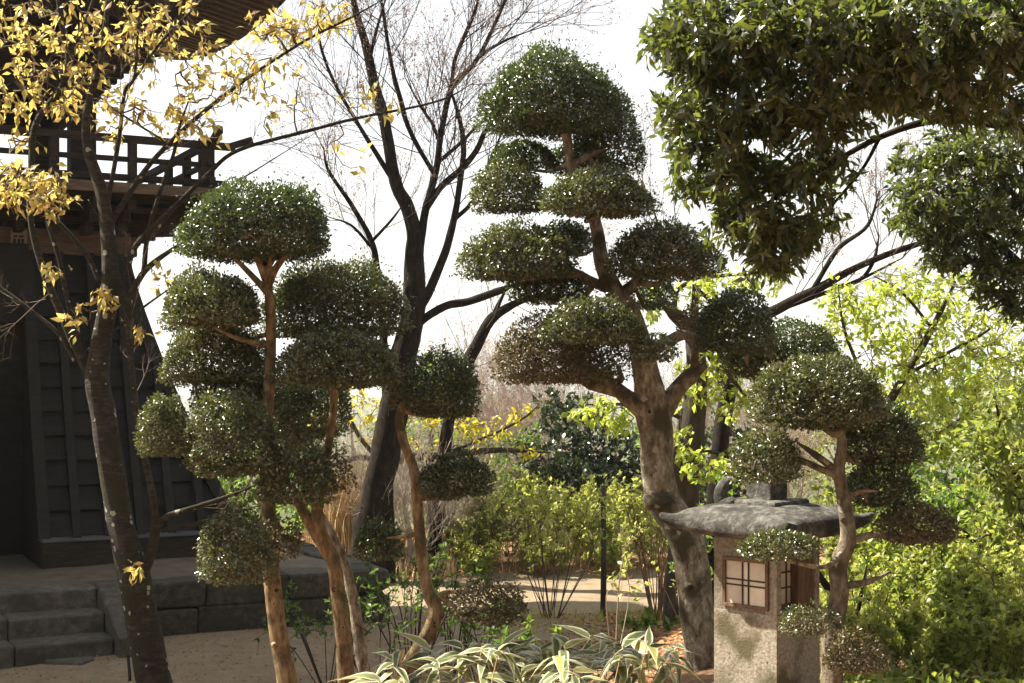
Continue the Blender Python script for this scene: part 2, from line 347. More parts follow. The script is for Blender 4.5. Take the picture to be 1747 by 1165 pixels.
M['paper'] = rough_mat('window_paper', [(.44, .39, .31), (.54, .49, .40), (.60, .55, .46)], 9, bump=.05, rough=.9)
M['iron'] = rough_mat('iron', [(.012, .012, .012), (.02, .019, .018), (.03, .027, .024)], 20, bump=.1, rough=.6)
M['plaque'] = rough_mat('plaque_paint', [(.16, .14, .11), (.2, .18, .145), (.24, .21, .17)], 20, bump=0)
M['far_hill'] = rough_mat('far_hill', [(.05, .07, .045), (.08, .10, .06), (.10, .12, .08)], .004, bump=0)

# ------------------------------------------------------------------ ground
def sstep(a, b, x): t = np.clip((x - a) / (b - a), 0, 1); return t * t * (3 - 2 * t)
def ground_z(x, y):
    x = np.asarray(x, float); y = np.asarray(y, float)
    edge = 8.9 + 4.4 * sstep(-.2, 2.0, x)
    yard = .48 * (1 - sstep(10.8, 15.6, y))
    m = yard + (.97 - yard) * (1 - sstep(edge - 4.6, edge, y))
    m = m + .25 * sstep(1.4, 4.5, x) * sstep(6, 9, y) * (1 - sstep(17, 26, y))
    m = m + .012 * np.sin(x * 2.1 + y * 1.3) + .01 * np.sin(x * 5.2 - y * 4.1)
    berm = .12 * sstep(17.2, 18.4, y) * (1 - sstep(24, 30, y))
    far = -14 * sstep(26, 300, y) - 2.2 * sstep(24, 40, y)
    return m + berm + far
xs = np.unique(np.concatenate([np.arange(-14, 14.01, .2), -14 - np.geomspace(.5, 6000, 26), 14 + np.geomspace(.5, 6000, 26)]))
ys = np.unique(np.concatenate([np.arange(-2, 30.01, .2), -2 - np.geomspace(.5, 60, 8), 30 + np.geomspace(.5, 9000, 34)]))
GX, GY = np.meshgrid(xs, ys); GZ = ground_z(GX, GY)
nx, ny = len(xs), len(ys)
ii = (np.arange(ny - 1)[:, None] * nx + np.arange(nx - 1)[None, :]).ravel()
def ground_mat():
    m, N, L = new_mat('earth')
    tc = N.new('ShaderNodeTexCoord')
    def noise(s, d=8, r=.6):
        n = N.new('ShaderNodeTexNoise'); n.inputs['Scale'].default_value = s; n.inputs['Detail'].default_value = d; n.inputs['Roughness'].default_value = r
        L.new(tc.outputs['Object'], n.inputs['Vector']); return n.outputs['Fac']
    sand = ramp(N, [(.3, (.15, .115, .073)), (.5, (.22, .172, .114)), (.72, (.28, .225, .157))]); L.new(noise(7, 14, .8), sand.inputs[0])
    litt = ramp(N, [(.3, (.13, .07, .04)), (.5, (.25, .145, .085)), (.7, (.36, .23, .14))]); L.new(noise(14, 10, .75), litt.inputs[0])
    green = ramp(N, [(.3, (.05, .06, .025)), (.6, (.09, .095, .04)), (.8, (.15, .13, .07))]); L.new(noise(.6, 10, .7), green.inputs[0])
    sep = N.new('ShaderNodeSeparateXYZ'); L.new(tc.outputs['Object'], sep.inputs[0])
    at = N.new('ShaderNodeAttribute'); at.attribute_name = 'litter'
    w = N.new('ShaderNodeMath'); w.operation = 'ADD'; L.new(noise(2.5, 10, .7), w.inputs[0]); L.new(at.outputs['Fac'], w.inputs[1])
    a = N.new('ShaderNodeMapRange'); a.inputs['From Min'].default_value = .85; a.inputs['From Max'].default_value = 1.1; L.new(w.outputs[0], a.inputs[0])
    m1 = N.new('ShaderNodeMix'); m1.data_type = 'RGBA'; L.new(a.outputs[0], m1.inputs[0]); L.new(sand.outputs[0], m1.inputs[6]); L.new(litt.outputs[0], m1.inputs[7])
    g = N.new('ShaderNodeMapRange'); g.inputs['From Min'].default_value = 19; g.inputs['From Max'].default_value = 23; L.new(sep.outputs['Y'], g.inputs[0])
    m2 = N.new('ShaderNodeMix'); m2.data_type = 'RGBA'; L.new(g.outputs[0], m2.inputs[0]); L.new(m1.outputs[2], m2.inputs[6]); L.new(green.outputs[0], m2.inputs[7])
    b = N.new('ShaderNodeBsdfPrincipled'); b.inputs['Roughness'].default_value = .95; b.inputs['Specular IOR Level'].default_value = .15
    L.new(m2.outputs[2], b.inputs['Base Color'])
    bp = N.new('ShaderNodeBump'); bp.inputs['Strength'].default_value = .6; bp.inputs['Distance'].default_value = .03; L.new(noise(22, 10, .75), bp.inputs['Height']); L.new(bp.outputs[0], b.inputs['Normal'])
    o = N.new('ShaderNodeOutputMaterial'); L.new(b.outputs[0], o.inputs[0]); return m
gr = mesh_obj('ground', np.stack([GX, GY, GZ], -1).reshape(-1, 3), np.stack([ii, ii + 1, ii + nx + 1, ii + nx], -1), ground_mat(), smooth=True)
tag(gr, kind='structure')
yd = .48 * (1 - sstep(10.8, 15.6, GY)); ed = 8.9 + 4.4 * sstep(-.2, 2.0, GX)
lit_ = np.clip((1 - sstep(ed - 4.6, ed, GY)) * 6 - .25, 0, 1) + sstep(17.3, 17.9, GY) + sstep(1.6, 3.0, GX)
at_ = gr.data.attributes.new('litter', 'FLOAT', 'POINT'); at_.data.foreach_set('value', np.clip(lit_, 0, 1).ravel().astype(np.float32))
def G(x, y): return float(ground_z(x, y))

# far ridges across the plain
for k, (yy, hh, sd) in enumerate(((3000, 26, 1), (4400, 42, 2))):
    r = rng(sd); xx = np.linspace(-3200, 3200, 90); ph = r.uniform(0, 6, 5)
    top = -14 + hh * (1.15 + .3 * np.sin(xx / 420 + ph[0]) + .2 * np.sin(xx / 190 + ph[1]) + .1 * np.sin(xx / 70 + ph[2]))
    rows = [(-500, np.full_like(xx, -25.)), (-200, -25 + (top + 25) * .55), (0, top), (300, -25 + (top + 25) * .5), (600, np.full_like(xx, -25.))]
    V = np.concatenate([np.stack([xx, np.full_like(xx, yy + d), z], -1) for d, z in rows]); n = len(xx)
    i0 = (np.arange(4)[:, None] * n + np.arange(n - 1)[None, :]).ravel()
    tag(mesh_obj('hill', V, np.stack([i0, i0 + 1, i0 + n + 1, i0 + n], -1), M['far_hill'], smooth=True), kind='structure')

# ------------------------------------------------------------------ stone platform, steps and the bell tower (one common direction)
TK = .8; TC = (-6.71 * TK, 16.82 * TK); TA = math.radians(28); TZ = CZ - CZ * TK      # tower, platform and steps share one frame
R_ = rng(5)
plat = thing('stone_platform', 'low dark stone block platform carrying the black bell tower', 'platform', (TC[0], TC[1], TZ), TA); plat.scale = (TK, TK, TK)
PXR, PYF, PH = 3.75, -4.67, .5
box('core', -PXR + .2, PXR - .25, PYF + .25, 4.6, -.8, PH - .05, M['stone'], plat)
# earth top of the platform, slightly uneven
gx = np.linspace(-PXR + .12, PXR - .3, 28); gy = np.linspace(PYF + .32, 4.4, 34); A, B = np.meshgrid(gx, gy)
Z = PH - .012 + .02 * np.sin(A * 2.3 + B) * np.sin(B * 1.7) + R_.normal(0, .004, A.shape)
i0 = (np.arange(len(gy) - 1)[:, None] * len(gx) + np.arange(len(gx) - 1)[None, :]).ravel()
M['plat_earth'] = rough_mat('platform_earth', [(.075, .058, .04), (.125, .098, .068), (.18, .143, .10)], 4, bump=.5, bscale=30, extra=((.10, .085, .06), 1.3, .5, .62))
mesh_obj('earth_top', np.stack([A, B, Z], -1).reshape(-1, 3), np.stack([i0, i0 + 1, i0 + len(gx) + 1, i0 + len(gx)], -1), M['plat_earth'], plat, smooth=True, local=True)
def block(x0, x1, y0, y1, z0, z1, bev=.025):
    g = .006
    o = box('stone_block', x0 + g, x1 - g, y0, y1, z0 + g * .5, z1 - g * .5, M['stone'], plat, bev, .012, R_)
    return o
for course, (z0, z1) in enumerate(((-.3, .25), (.25, .505))):
    x = -PXR
    while x < PXR - .05:
        w = R_.uniform(.5, .85); x1 = min(x + w, PXR)
        if PXR - x1 < .3: x1 = PXR
        last = x1 >= PXR - .01
        block(x, x1, PYF + R_.uniform(-.012, .012), PYF + (.42 if course else .3) + R_.uniform(0, .1), z0, z1, .09 if last else .028)
        x = x1
    y = PYF + .5
    while y < 4.4:
        w = R_.uniform(.5, .9); block(PXR - .35, PXR + R_.uniform(-.015, .015), y, min(y + w, 4.6), z0, z1); y += w
st = thing('stone_steps', 'worn grey stone steps with a sloping side stone before the tower', 'steps', (TC[0], TC[1], TZ), TA); st.scale = (TK, TK, TK)
for k, (y0, z1) in enumerate(((-5.46, .165), (-5.10, .335))):
    for x0, x1 in ((-.9, -.05), (-.05, .78)):
        box('step', x0 + .003, x1 - .003, y0, y0 + .42, z1 - .2 - (.1 if k == 0 else 0), z1, M['stone_step'], st, .02, .008, R_)
box('step', -.9, .78, -4.76, -4.66 + .3, .31, .513, M['stone_step'], st, .02, .006, R_)
for sx in (.78, -1.14):
    x0, x1 = sx + .004, sx + .25
    V = []
    for x in (x0, x1): V += [(x, -5.62, -.05), (x, -5.62, .19), (x, -5.5, .235), (x, -4.78, .54), (x, -4.6, .545), (x, -4.6, -.05)]
    o = mesh_obj('side_stone', V, [(5, 4, 3, 2, 1, 0), (6, 7, 8, 9, 10, 11), (0, 1, 7, 6), (1, 2, 8, 7), (2, 3, 9, 8), (3, 4, 10, 9), (4, 5, 11, 10), (5, 0, 6, 11)], M['stone_step'], st, local=True)
    mod = o.modifiers.new('edge', 'BEVEL'); mod.width = .015; mod.segments = 2
ps = mesh_obj('paving_stone', *(lambda c: ([W(120, 1124, 9.7) * [1, 1, 0] + np.array([math.cos(a) * .16 * k, math.sin(a) * .14 * k, z + .47]) for z, k in ((.0, 1.05), (.035, 1)) for a, k in [(t / 7 * 6.283, k * (1 + .2 * math.sin(t * 2.3))) for t in range(7)]], [tuple(range(7, 14))] + [(i, (i + 1) % 7, 7 + (i + 1) % 7, 7 + i) for i in range(7)]))(0), M['stone_step'])
tag(ps, 'small flat pale stone half sunk in the sand before the steps', 'stone')

tw = thing('bell_tower', 'black timber temple bell tower with flared boarded skirt, balcony and curved eaves', 'bell tower', (TC[0], TC[1], TZ), TA); tw.scale = (TK, TK, TK)
HB, HT, Z0, Z1 = 2.72, 1.713, .80, 3.89
def half(z):
    t = np.clip((z - Z0) / (Z1 - Z0), 0, 1); return HT + (HB - HT) * (1 - t) ** 1.28
# plinth and slanting ledge
DX = .62
for sgn in (1, -1):
    x0, x1 = sorted((sgn * DX, sgn * (HB + .16)))
    box('plinth', x0, x1, -HB - .16, -HB + .35, PH - .05, .74, M['wood_dark'], tw, .012)
    V = [(x0, -HB - .18, .742), (x1, -HB - .18, .742), (x1, -HB + .2, .742), (x0, -HB + .2, .742), (x0, -HB - .18, .765), (x1, -HB - .18, .765), (x1, -HB + .2, .815), (x0, -HB + .2, .815)]
    mesh_obj('ledge', V, box_vf(0, 1, 0, 1, 0, 1)[1], M['ledge'], tw, local=True)
    xs_ = sorted((sgn * DX, sgn * (DX + .16)))
    box('plinth', *(xs_), -HB + .35, -HB + 1.3, PH - .05, .74, M['wood_dark'], tw, .012)
    box('plinth', *sorted((sgn * (HB - .2), sgn * (HB + .16))), -HB + .352, HB + .16, PH - .05, .74, M['wood_dark'], tw)
    box('ledge', *sorted((sgn * (HB - .2), sgn * (HB + .18))), -HB + .202, HB + .16, .742, .8, M['ledge'], tw)
zs = np.linspace(Z0 - .01, Z1, 13)
# backing skin of the skirt (three plain sides, front in two halves beside the doorway)
zz = np.linspace(Z0 - .02, Z1, 12)
for side in range(4):
    c, s = [(1, 0), (0, 1), (-1, 0), (0, -1)][side]
    segs = [(-9, 9)] if side else [(-9, -DX), (DX, 9)]
    for a, b in segs:
        V = []; Fc = []
        for z in zz:
            h = half(z) - .03
            for x in (max(a, -h), min(b, h)):
                X, Y = x, -h; V.append((X * c - Y * s, X * s + Y * c, z))
        for i in range(len(zz) - 1): Fc.append((2 * i, 2 * i + 1, 2 * i + 3, 2 * i + 2))
        mesh_obj('skirt_wall', V, Fc, M['wood_black'], tw, local=True)
# lapped boards and battens of the front
pitch = .33; bats = [DX + .03 + pitch * k for k in range(7)]
for sgn in (1, -1):
    for i in range(12):
        za, zb = zs[i], zs[i + 1] + .015
        for k in range(7):
            xa = bats[k]; xb = xa + pitch
            ha, hb_ = half(za), half(zb)
            if xa > ha - .05: continue
            pa, pb = min(xb, ha), max(min(xb, hb_), xa + .005)
            d0, d1 = .06, .006
            V = [(xa, -ha - d0, za), (pa, -ha - d0, za), (pb, -hb_ - d1, zb), (xa, -hb_ - d1, zb),
                 (xa, -ha + .02, za), (pa, -ha + .02, za), (pb, -hb_ + .02, zb), (xa, -hb_ + .02, zb)]
            V = [(sgn * x, y + R_.uniform(-.003, .003), z) for x, y, z in V]
            Fc = [(0, 1, 2, 3), (1, 5, 6, 2), (4, 0, 3, 7), (0, 4, 5, 1), (3, 2, 6, 7), (5, 4, 7, 6)]
            if sgn < 0: Fc = [f[::-1] for f in Fc]
            mesh_obj('board', V, Fc, M['wood_black'], tw, local=True)
    for k, xb in enumerate(bats):
        w = .085 if k else .12; zl = [z for z in np.linspace(Z0 - .03, Z1, 14) if half(z) > xb + .02]
        if len(zl) < 2: continue
        V = []; Fc = []
        for z in zl:
            h = half(z)
            V += [(sgn * (xb - w / 2), -h + .01, z), (sgn * (xb - w / 2), -h - .12, z), (sgn * (xb + w / 2), -h - .12, z), (sgn * (xb + w / 2), -h + .01, z)]
        for i in range(len(zl) - 1):
            for a in range(4): Fc.append((4 * i + a, 4 * i + (a + 1) % 4, 4 * i + 4 + (a + 1) % 4, 4 * i + 4 + a))
        Fc += [(3, 2, 1, 0), tuple(len(V) - 4 + q for q in range(4))]
        mesh_obj('batten', V, Fc, M['wood_black'], tw, local=True)
    V = []; Fc = []                                                    # curved corner board
    for z in np.linspace(Z0 - .03, Z1, 14):
        h = half(z); V += [(sgn * (h - .11), -h - .09, z), (sgn * (h + .03), -h - .09, z), (sgn * (h + .03), -h + .06, z), (sgn * (h - .11), -h + .06, z)]
    for i in range(13):
        for a in range(4): Fc.append((4 * i + a, 4 * i + (a + 1) % 4, 4 * i + 4 + (a + 1) % 4, 4 * i + 4 + a))
    mesh_obj('corner_board', V, Fc, M['wood_black'], tw, local=True)
    # doorway cheek
    V = []; zl = np.linspace(PH, 3.2, 10)
    for z in zl: V += [(sgn * DX, -half(z) + .0, z), (sgn * DX, -half(z) + 1.0, z)]
    mesh_obj('door_jamb', V, [(2 * i, 2 * i + 1, 2 * i + 3, 2 * i + 2) for i in range(9)], M['wood_black'], tw, local=True)
box('door', -DX, DX, -half(2.0) + .55, -half(2.0) + .62, PH, 3.3, M['wood_black'], tw)
box('door_head', -DX - .02, DX + .02, -half(3.2) - .05, -half(3.2) + .9, 3.05, Z1, M['wood_black'], tw)
# lintel band
box('lintel', -HT - .12, HT + .12, -HT - .13, HT + .12, Z1 - .09, 4.07, M['wood_mid'], tw, .01)
pq = box('plaque', .0, .17, -HT - .15, -HT - .131, Z1 - .03, 4.04, M['plaque'], tw)
xq = -1.0
# plaque position: seen beside the cherry trunk
pw = W(39, 424, 15.2 * TK); c_, s_ = math.cos(TA) / TK, math.sin(TA) / TK
lx = (pw[0] - TC[0]) * c_ + (pw[1] - TC[1]) * s_
pq.location.x = lx - .085
for k, (dx, dz, w, h) in enumerate(((.04, .035, .03, .05), (.085, .035, .03, .05), (.125, .035, .03, .05), (.05, .10, .04, .02), (.11, .10, .05, .02))):
    box('plaque_mark', dx - w / 2, dx + w / 2, -HT - .153, -HT - .1505, Z1 - .03 + dz, Z1 - .03 + dz + h, M['wood_dark'], pq).location.x = 0
# bracket tiers under the balcony
for tier, (hh, zb) in enumerate(((1.98, 4.08), (2.22, 4.2), (2.45, 4.32))):
    box('bracket_beam', -hh, hh, -hh, -hh + .12, zb + .055, zb + .118, M['wood_dark'], tw, .006)
    box('bracket_beam', hh - .12, hh, -hh + .121, hh, zb + .055, zb + .118, M['wood_dark'], tw, .006)
    for x in np.arange(-HT + .08, HT, .36):
        box('bracket_arm', x - .045, x + .045, -hh - .1, -1.6, zb - .07, zb + .05, M['wood_dark'], tw, .006)
    for y in np.arange(-HT + .08, HT, .36):
        box('bracket_arm', 1.6, hh + .1, y - .045, y + .045, zb - .07, zb + .05, M['wood_dark'], tw, .006)
    beam('bracket_arm', (1.5, -1.5, zb), (hh + .16, -hh - .16, zb), .12, .12, M['wood_dark'], tw)
box('bracket_core', -1.62, 1.62, -1.62, 1.62, 4.07, 4.44, M['wood_dark'], tw)
for x in np.arange(-2.6, 2.6, .26):
    box('balcony_plank', x + .004, x + .256, -2.62, 2.6, 4.442, 4.50, M['wood_dark'], tw)
box('balcony_edge', -2.66, 2.66, -2.66, -2.621, 4.41, 4.52, M['wood_mid'], tw, .006)
box('balcony_edge', 2.621, 2.66, -2.62, 2.62, 4.41, 4.52, M['wood_mid'], tw, .006)
HR = 2.45
rail = bpy.data.objects.new('railing', None); link(rail, tw)
for zc, th, ext in ((4.60, .07, .25), (4.80, .055, .12), (5.02, .08, .32)):
    for y in (-HR, HR):
        box('rail', -HR - ext, HR + ext, y - th / 2, y + th / 2, zc - th / 2, zc + th / 2, M['wood_dark'], rail, .006)
    box('rail', HR - th / 2 + .002, HR + th / 2 + .002, -HR - ext, HR + ext, zc - th / 2 + .004, zc + th / 2 + .004, M['wood_dark'], rail, .006)
for x, y in [(t, -HR) for t in np.linspace(-HR, HR, 7)] + [(HR, t) for t in np.linspace(-HR, HR, 7)[1:]]:
    big = abs(abs(x) - HR) < .01 and abs(abs(y) - HR) < .01
    w = .075 if big else .045
    box('rail_post', x - w, x + w, y - w, y + w, 4.5, 5.10 if big else 4.985, M['wood_dark'], rail, .006)
for dx, dy in ((1, 0), (0, -1)):       # upturned rail ends at the corner
    beam('rail_end', (HR + .25 * dx, -HR + .25 * dy, 5.02), (HR + .52 * dx, -HR + .52 * dy, 5.12), .07, .075, M['wood_dark'], rail)
# open bell chamber: columns, beams
HC = 1.32
for x in (-HC, HC):
    for y in (-HC, HC):
        box('column', x - .14, x + .14, y - .14, y + .14, 4.5, 7.4, M['wood_dark'], tw, .015)
for zc in (6.45, 7.0):
    for s in (-1, 1):
        box('tie_beam', -HC - .3, HC + .3, s * HC - .07, s * HC + .07, zc - .11, zc + .11, M['wood_dark'], tw, .008)
        box('tie_beam', s * HC - .072, s * HC + .072, -HC - .3, HC + .3, zc - .115, zc + .115, M['wood_dark'], tw, .008)
for s in (-1, 1):
    box('upper_wall', -1.5, 1.5, s * 1.47 - .04, s * 1.47 + .04, 5.62, 7.45, M['wood_dark'], tw)
    box('upper_wall', s * 1.47 - .041, s * 1.47 + .041, -1.43, 1.43, 5.62, 7.45, M['wood_dark'], tw)
for tier, (hh, zb) in enumerate(((1.75, 6.05), (2.0, 6.4), (2.3, 6.75))):
    for x in np.arange(-1.4, 1.5, .35):
        box('bracket_arm', x - .06, x + .06, -hh - .1, -1.4, zb - .09, zb + .08, M['wood_dark'], tw, .008)
        box('bracket_arm', 1.4, hh + .1, x - .06, x + .06, zb - .09, zb + .08, M['wood_dark'], tw, .008)
    box('bracket_beam', -hh, hh, -hh - .04, -hh + .1, zb + .085, zb + .2, M['wood_dark'], tw, .008)
    box('bracket_beam', hh - .1, hh + .04, -hh + .105, hh, zb + .085, zb + .2, M['wood_dark'], tw, .008)
    beam('bracket_arm', (1.4, -1.4, zb), (hh + .2, -hh - .2, zb), .15, .15, M['wood_dark'], tw)
# the bell hanging in the chamber
V, Fc = tube_vf(np.array([[0, 0, z] for z in (5.25, 5.3, 5.5, 5.8, 6.12, 6.25, 6.34)]), np.array([.36, .37, .34, .32, .29, .2, .05]), 20)
bell = mesh_obj('bronze_bell', V, Fc, M['iron'], None, smooth=True); bell.location = (TC[0], TC[1], TZ); bell.scale = (TK, TK, TK)
tag(bell, 'dark bronze bell hanging in the open chamber of the tower', 'bell')
# roof: curved eaves, rafters, tile ends
HE = 3.65
EZ, EK = 6.90, .036
def eave(x): return EZ + EK * min(abs(x), HE) ** 2
roof = bpy.data.objects.new('roof', None); link(roof, tw)
nt = 25; tt = np.linspace(-1, 1, nt)
for side in range(4):
    c, s = [(1, 0), (0, 1), (-1, 0), (0, -1)][side]
    for nm, off, inner, mat in (('roof_slope', .16, 0, 'iron'), ('soffit', .03, 1, 'wood_dark')):
        V = []; Fc = []
        prof = [(HE, 0), (2.9, .30), (2.1, .75), (1.2, 1.5), (.25, 2.6)] if not inner else [(HE - .02, 0), (2.9, .16), (2.1, .36), (HC, .55)]
        for h, dz in prof:
            for t in tt:
                xw = t * h; k = (h / HE) ** 2
                z = EZ + (EK * (abs(t) * HE) ** 2) * k + dz + off
                V.append((xw * c + h * s, xw * s - h * c, z))
        for i in range(len(prof) - 1):
            for j in range(nt - 1): Fc.append((i * nt + j, i * nt + j + 1, (i + 1) * nt + j + 1, (i + 1) * nt + j))
        mesh_obj(nm, V, Fc, M[mat], roof, local=True)
    V = []; Fc = []                                                      # fascia
    for t in tt:
        z = eave(t * HE)
        for dy, dz in ((.0, .01), (.03, .01), (.03, .17), (0, .17)):
            V.append((t * HE * c + (HE + dy) * s, t * HE * s - (HE + dy) * c, z + dz))
    for j in range(nt - 1):
        for a in range(4): Fc.append((4 * j + a, 4 * j + (a + 1) % 4, 4 * j + 4 + (a + 1) % 4, 4 * j + 4 + a))
    mesh_obj('fascia', V, Fc, M['wood_dark'], roof, local=True)
tile_me = None
for side in (0, 1):
    for x in np.arange(-HE + .1, HE, .17):
        xi = math.copysign(max(min(abs(x), HE), 0), x)
        for fl, (ya, yb, dz, w) in enumerate(((HE - .05, 2.75, 0, .07), (2.95, HC, .0, .075))):
            if abs(x) > ya: continue
            inner = max(yb, abs(x))
            if ya - inner < .12: continue
            def zf(h):
                k = (h / HE) ** 2; t = min(abs(x) / h, 1)
                p = np.interp(h, [HC, 2.1, 2.9, HE], [.55, .36, .16, 0]); return EZ + EK * (t * HE) ** 2 * k + p + .03
            a = (x, -ya, zf(ya) - .05 - fl * .012); b = (x, -inner, zf(inner) - .05 - fl * .012)
            if side: a, b = (ya, x, a[2]), (inner, x, b[2])
            beam('rafter', a, b, w, .085, M['wood_mid'], roof)
        V, Fc = tube_vf(np.array([[0, -.02, 0], [0, .3, 0.09]]), np.array([.055, .055]), 8)
        if tile_me is None:
            t_ob = mesh_obj('eave_tile', V, Fc, M['iron'], roof, local=True); tile_me = t_ob.data
        else: t_ob = link(bpy.data.objects.new('eave_tile', tile_me), roof)
        z = eave(x) + .2
        t_ob.location = (x, -HE - .03, z) if side == 0 else (HE + .03, x, z)
        if side: t_ob.rotation_euler = (0, 0, math.pi / 2)

# ------------------------------------------------------------------ stone lantern
LC = (1.074, 5.993); lz = G(*LC)
ln = thing('stone_lantern', 'square granite garden lantern with paper windows and broad curved cap', 'stone lantern', (LC[0], LC[1], 0), math.radians(-45))
a = .1575; R_ = rng(11)
box('base', -a - .1, a + .1, -a - .1, a + .1, lz - .15, lz + .14, M['granite'], ln, .02)
box('shaft', -a, a, -a, a, lz + .1, 1.4465, M['granite'], ln, .0008)
fb = box('fire_box', -a, a - .062, -a, a, 1.447, 1.79, M['granite'], ln, .0008)
box('corner_post', a - .061, a, -a, -a + .034, 1.447, 1.79, M['granite'], ln, .003)
box('corner_post', a - .061, a, a - .034, a, 1.447, 1.79, M['granite'], ln, .003)
box('header', a - .061, a - .002, -a + .0345, a - .0345, 1.675, 1.79, M['granite'], ln, .003)
def window(x0, x1, z0, z1, y, fr, vs, hs, bar, right=False):
    """paper window standing on the face at y (outwards is -y), or on the +x face when right"""
    w = bpy.data.objects.new('window', None); link(w, ln)
    if right: w.rotation_euler = (0, 0, math.radians(90))
    def bx(name, X0, X1, Z0, Z1, d0, d1, mat): return box(name, X0, X1, y - d1, y - d0, Z0, Z1, M[mat], w, .0012 if mat != 'paper' else 0)
    if fr:
        bx('frame', x0, x1, z0, z0 + fr, -.004, .012, 'kumiko'); bx('frame', x0, x1, z1 - fr, z1, -.004, .012, 'kumiko')
        bx('frame', x0, x0 + fr, z0 + fr + .0005, z1 - fr - .0005, -.004, .0115, 'kumiko'); bx('frame', x1 - fr, x1, z0 + fr + .0005, z1 - fr - .0005, -.004, .0115, 'kumiko')
    X0, X1, Zb, Zt = x0 + fr, x1 - fr, z0 + fr, z1 - fr
    vx = [X0 + (X1 - X0) * v for v in vs]; hz = [Zb + (Zt - Zb) * h for h in hs]
    for v in vx: bx('muntin', v - bar / 2, v + bar / 2, Zb, Zt, -.001, .007, 'lattice')
    for h in hz: bx('muntin', X0, X1, h - bar / 2, h + bar / 2, -.0012, .0062, 'lattice')
    ex = [X0] + vx + [X1]; ez = [Zb] + hz + [Zt]
    for i in range(len(ex) - 1):
        for j in range(len(ez) - 1): bx('pane', ex[i], ex[i + 1], ez[j], ez[j + 1], -.003, .0015 + .0001 * ((i + j) % 3), 'paper')
    return w
window(-.107, .122, 1.462, 1.668, -a, .015, (.42, .57), (.44, .57), .006)
window(-.115, .012, 1.478, 1.672, -a + .062 - .012, .0, (.36, .74), (.34, .67), .0065, right=True)
box('jamb_board', a - .06, a - .012, .014, a - .036, 1.447, 1.674, M['kumiko'], ln)
# cap: convex stone roof with lifted corners
n = 24; H = .318; V = []; Fc = []
g = np.linspace(-1, 1, n)
for u in g:
    for v in g:
        d = (abs(u) ** 4 + abs(v) ** 4) ** .25; c = (abs(u) * abs(v)) ** 2.2
        z = 1.83 + .062 * (1 - min(d, 1.0) ** 3.2) + .038 * c - .012 * (d > .97)
        k = 1 + .04 * (abs(u * v)) ** 2 - .03 * (1 - abs(u * v)) * max(abs(u), abs(v)) ** 4
        V.append((u * H * k, v * H * k, z + R_.normal(0, .0015)))
for u in g:
    for v in g:
        c = (abs(u) * abs(v)) ** 2.2; k = 1 + .04 * (abs(u * v)) ** 2 - .03 * (1 - abs(u * v)) * max(abs(u), abs(v)) ** 4
        V.append((u * H * k * .985, v * H * k * .985, 1.752 + .046 * c + .016 * max(abs(u), abs(v)) ** 6 + R_.normal(0, .001)))
for i in range(n - 1):
    for j in range(n - 1):
        q = i * n + j; Fc.append((q, q + n, q + n + 1, q + 1)); q += n * n; Fc.append((q, q + 1, q + n + 1, q + n))
rim = [i for i in range(n)] + [i * n + n - 1 for i in range(1, n)] + [(n - 1) * n + i for i in range(n - 2, -1, -1)] + [i * n for i in range(n - 2, 0, -1)]
for p, q in zip(rim, rim[1:] + rim[:1]): Fc.append((p, q, q + n * n, p + n * n))
cap = mesh_obj('cap', V, Fc, M['granite_roof'], ln, smooth=True, local=True)
mod = cap.modifiers.new('smooth', 'SUBSURF'); mod.levels = mod.render_levels = 1
box('cap_crown', -.13, .13, -.13, .13, 1.875, 1.905, M['granite_roof'], ln, .012)
box('finial', -.062, .062, -.062, .062, 1.895, 1.985, M['granite_roof'], ln, .006)
V, Fc = tube_vf(np.array([[0, 0, 1.98], [0, 0, 2.0], [0, 0, 2.05], [0, 0, 2.09], [0, 0, 2.12]]), np.array([.05, .07, .065, .04, .005]), 12)
mesh_obj('finial_bud', V, Fc, M['granite_roof'], ln, smooth=True, local=True)
# curled corner scroll on the cap, leaning beside the finial
q0 = np.array([-.145, -.10, 1.88])
pts = q0 + np.array([[.02, .03, -.02], [0, 0, 0.0], [-.012, -.01, .035], [-.004, -.002, .075], [.015, .012, .1], [.03, .03, .097]])
P, Rr = spline(pts, [.038, .036, .03, .026, .02, .012]); V, Fc = tube_vf(P, Rr, 10, .05, 3)
mesh_obj('scroll', V, Fc, M['granite_roof'], ln, smooth=True, local=True)
V, Fc = tube_vf(*spline(q0 + np.array([[.0, -.03, .0], [.05, -.02, .012], [.085, .02, 0.0]]), [.016, .024, .014]), 8, .05, 5)
mesh_obj('scroll', V, Fc, M['granite_roof'], ln, smooth=True, local=True)

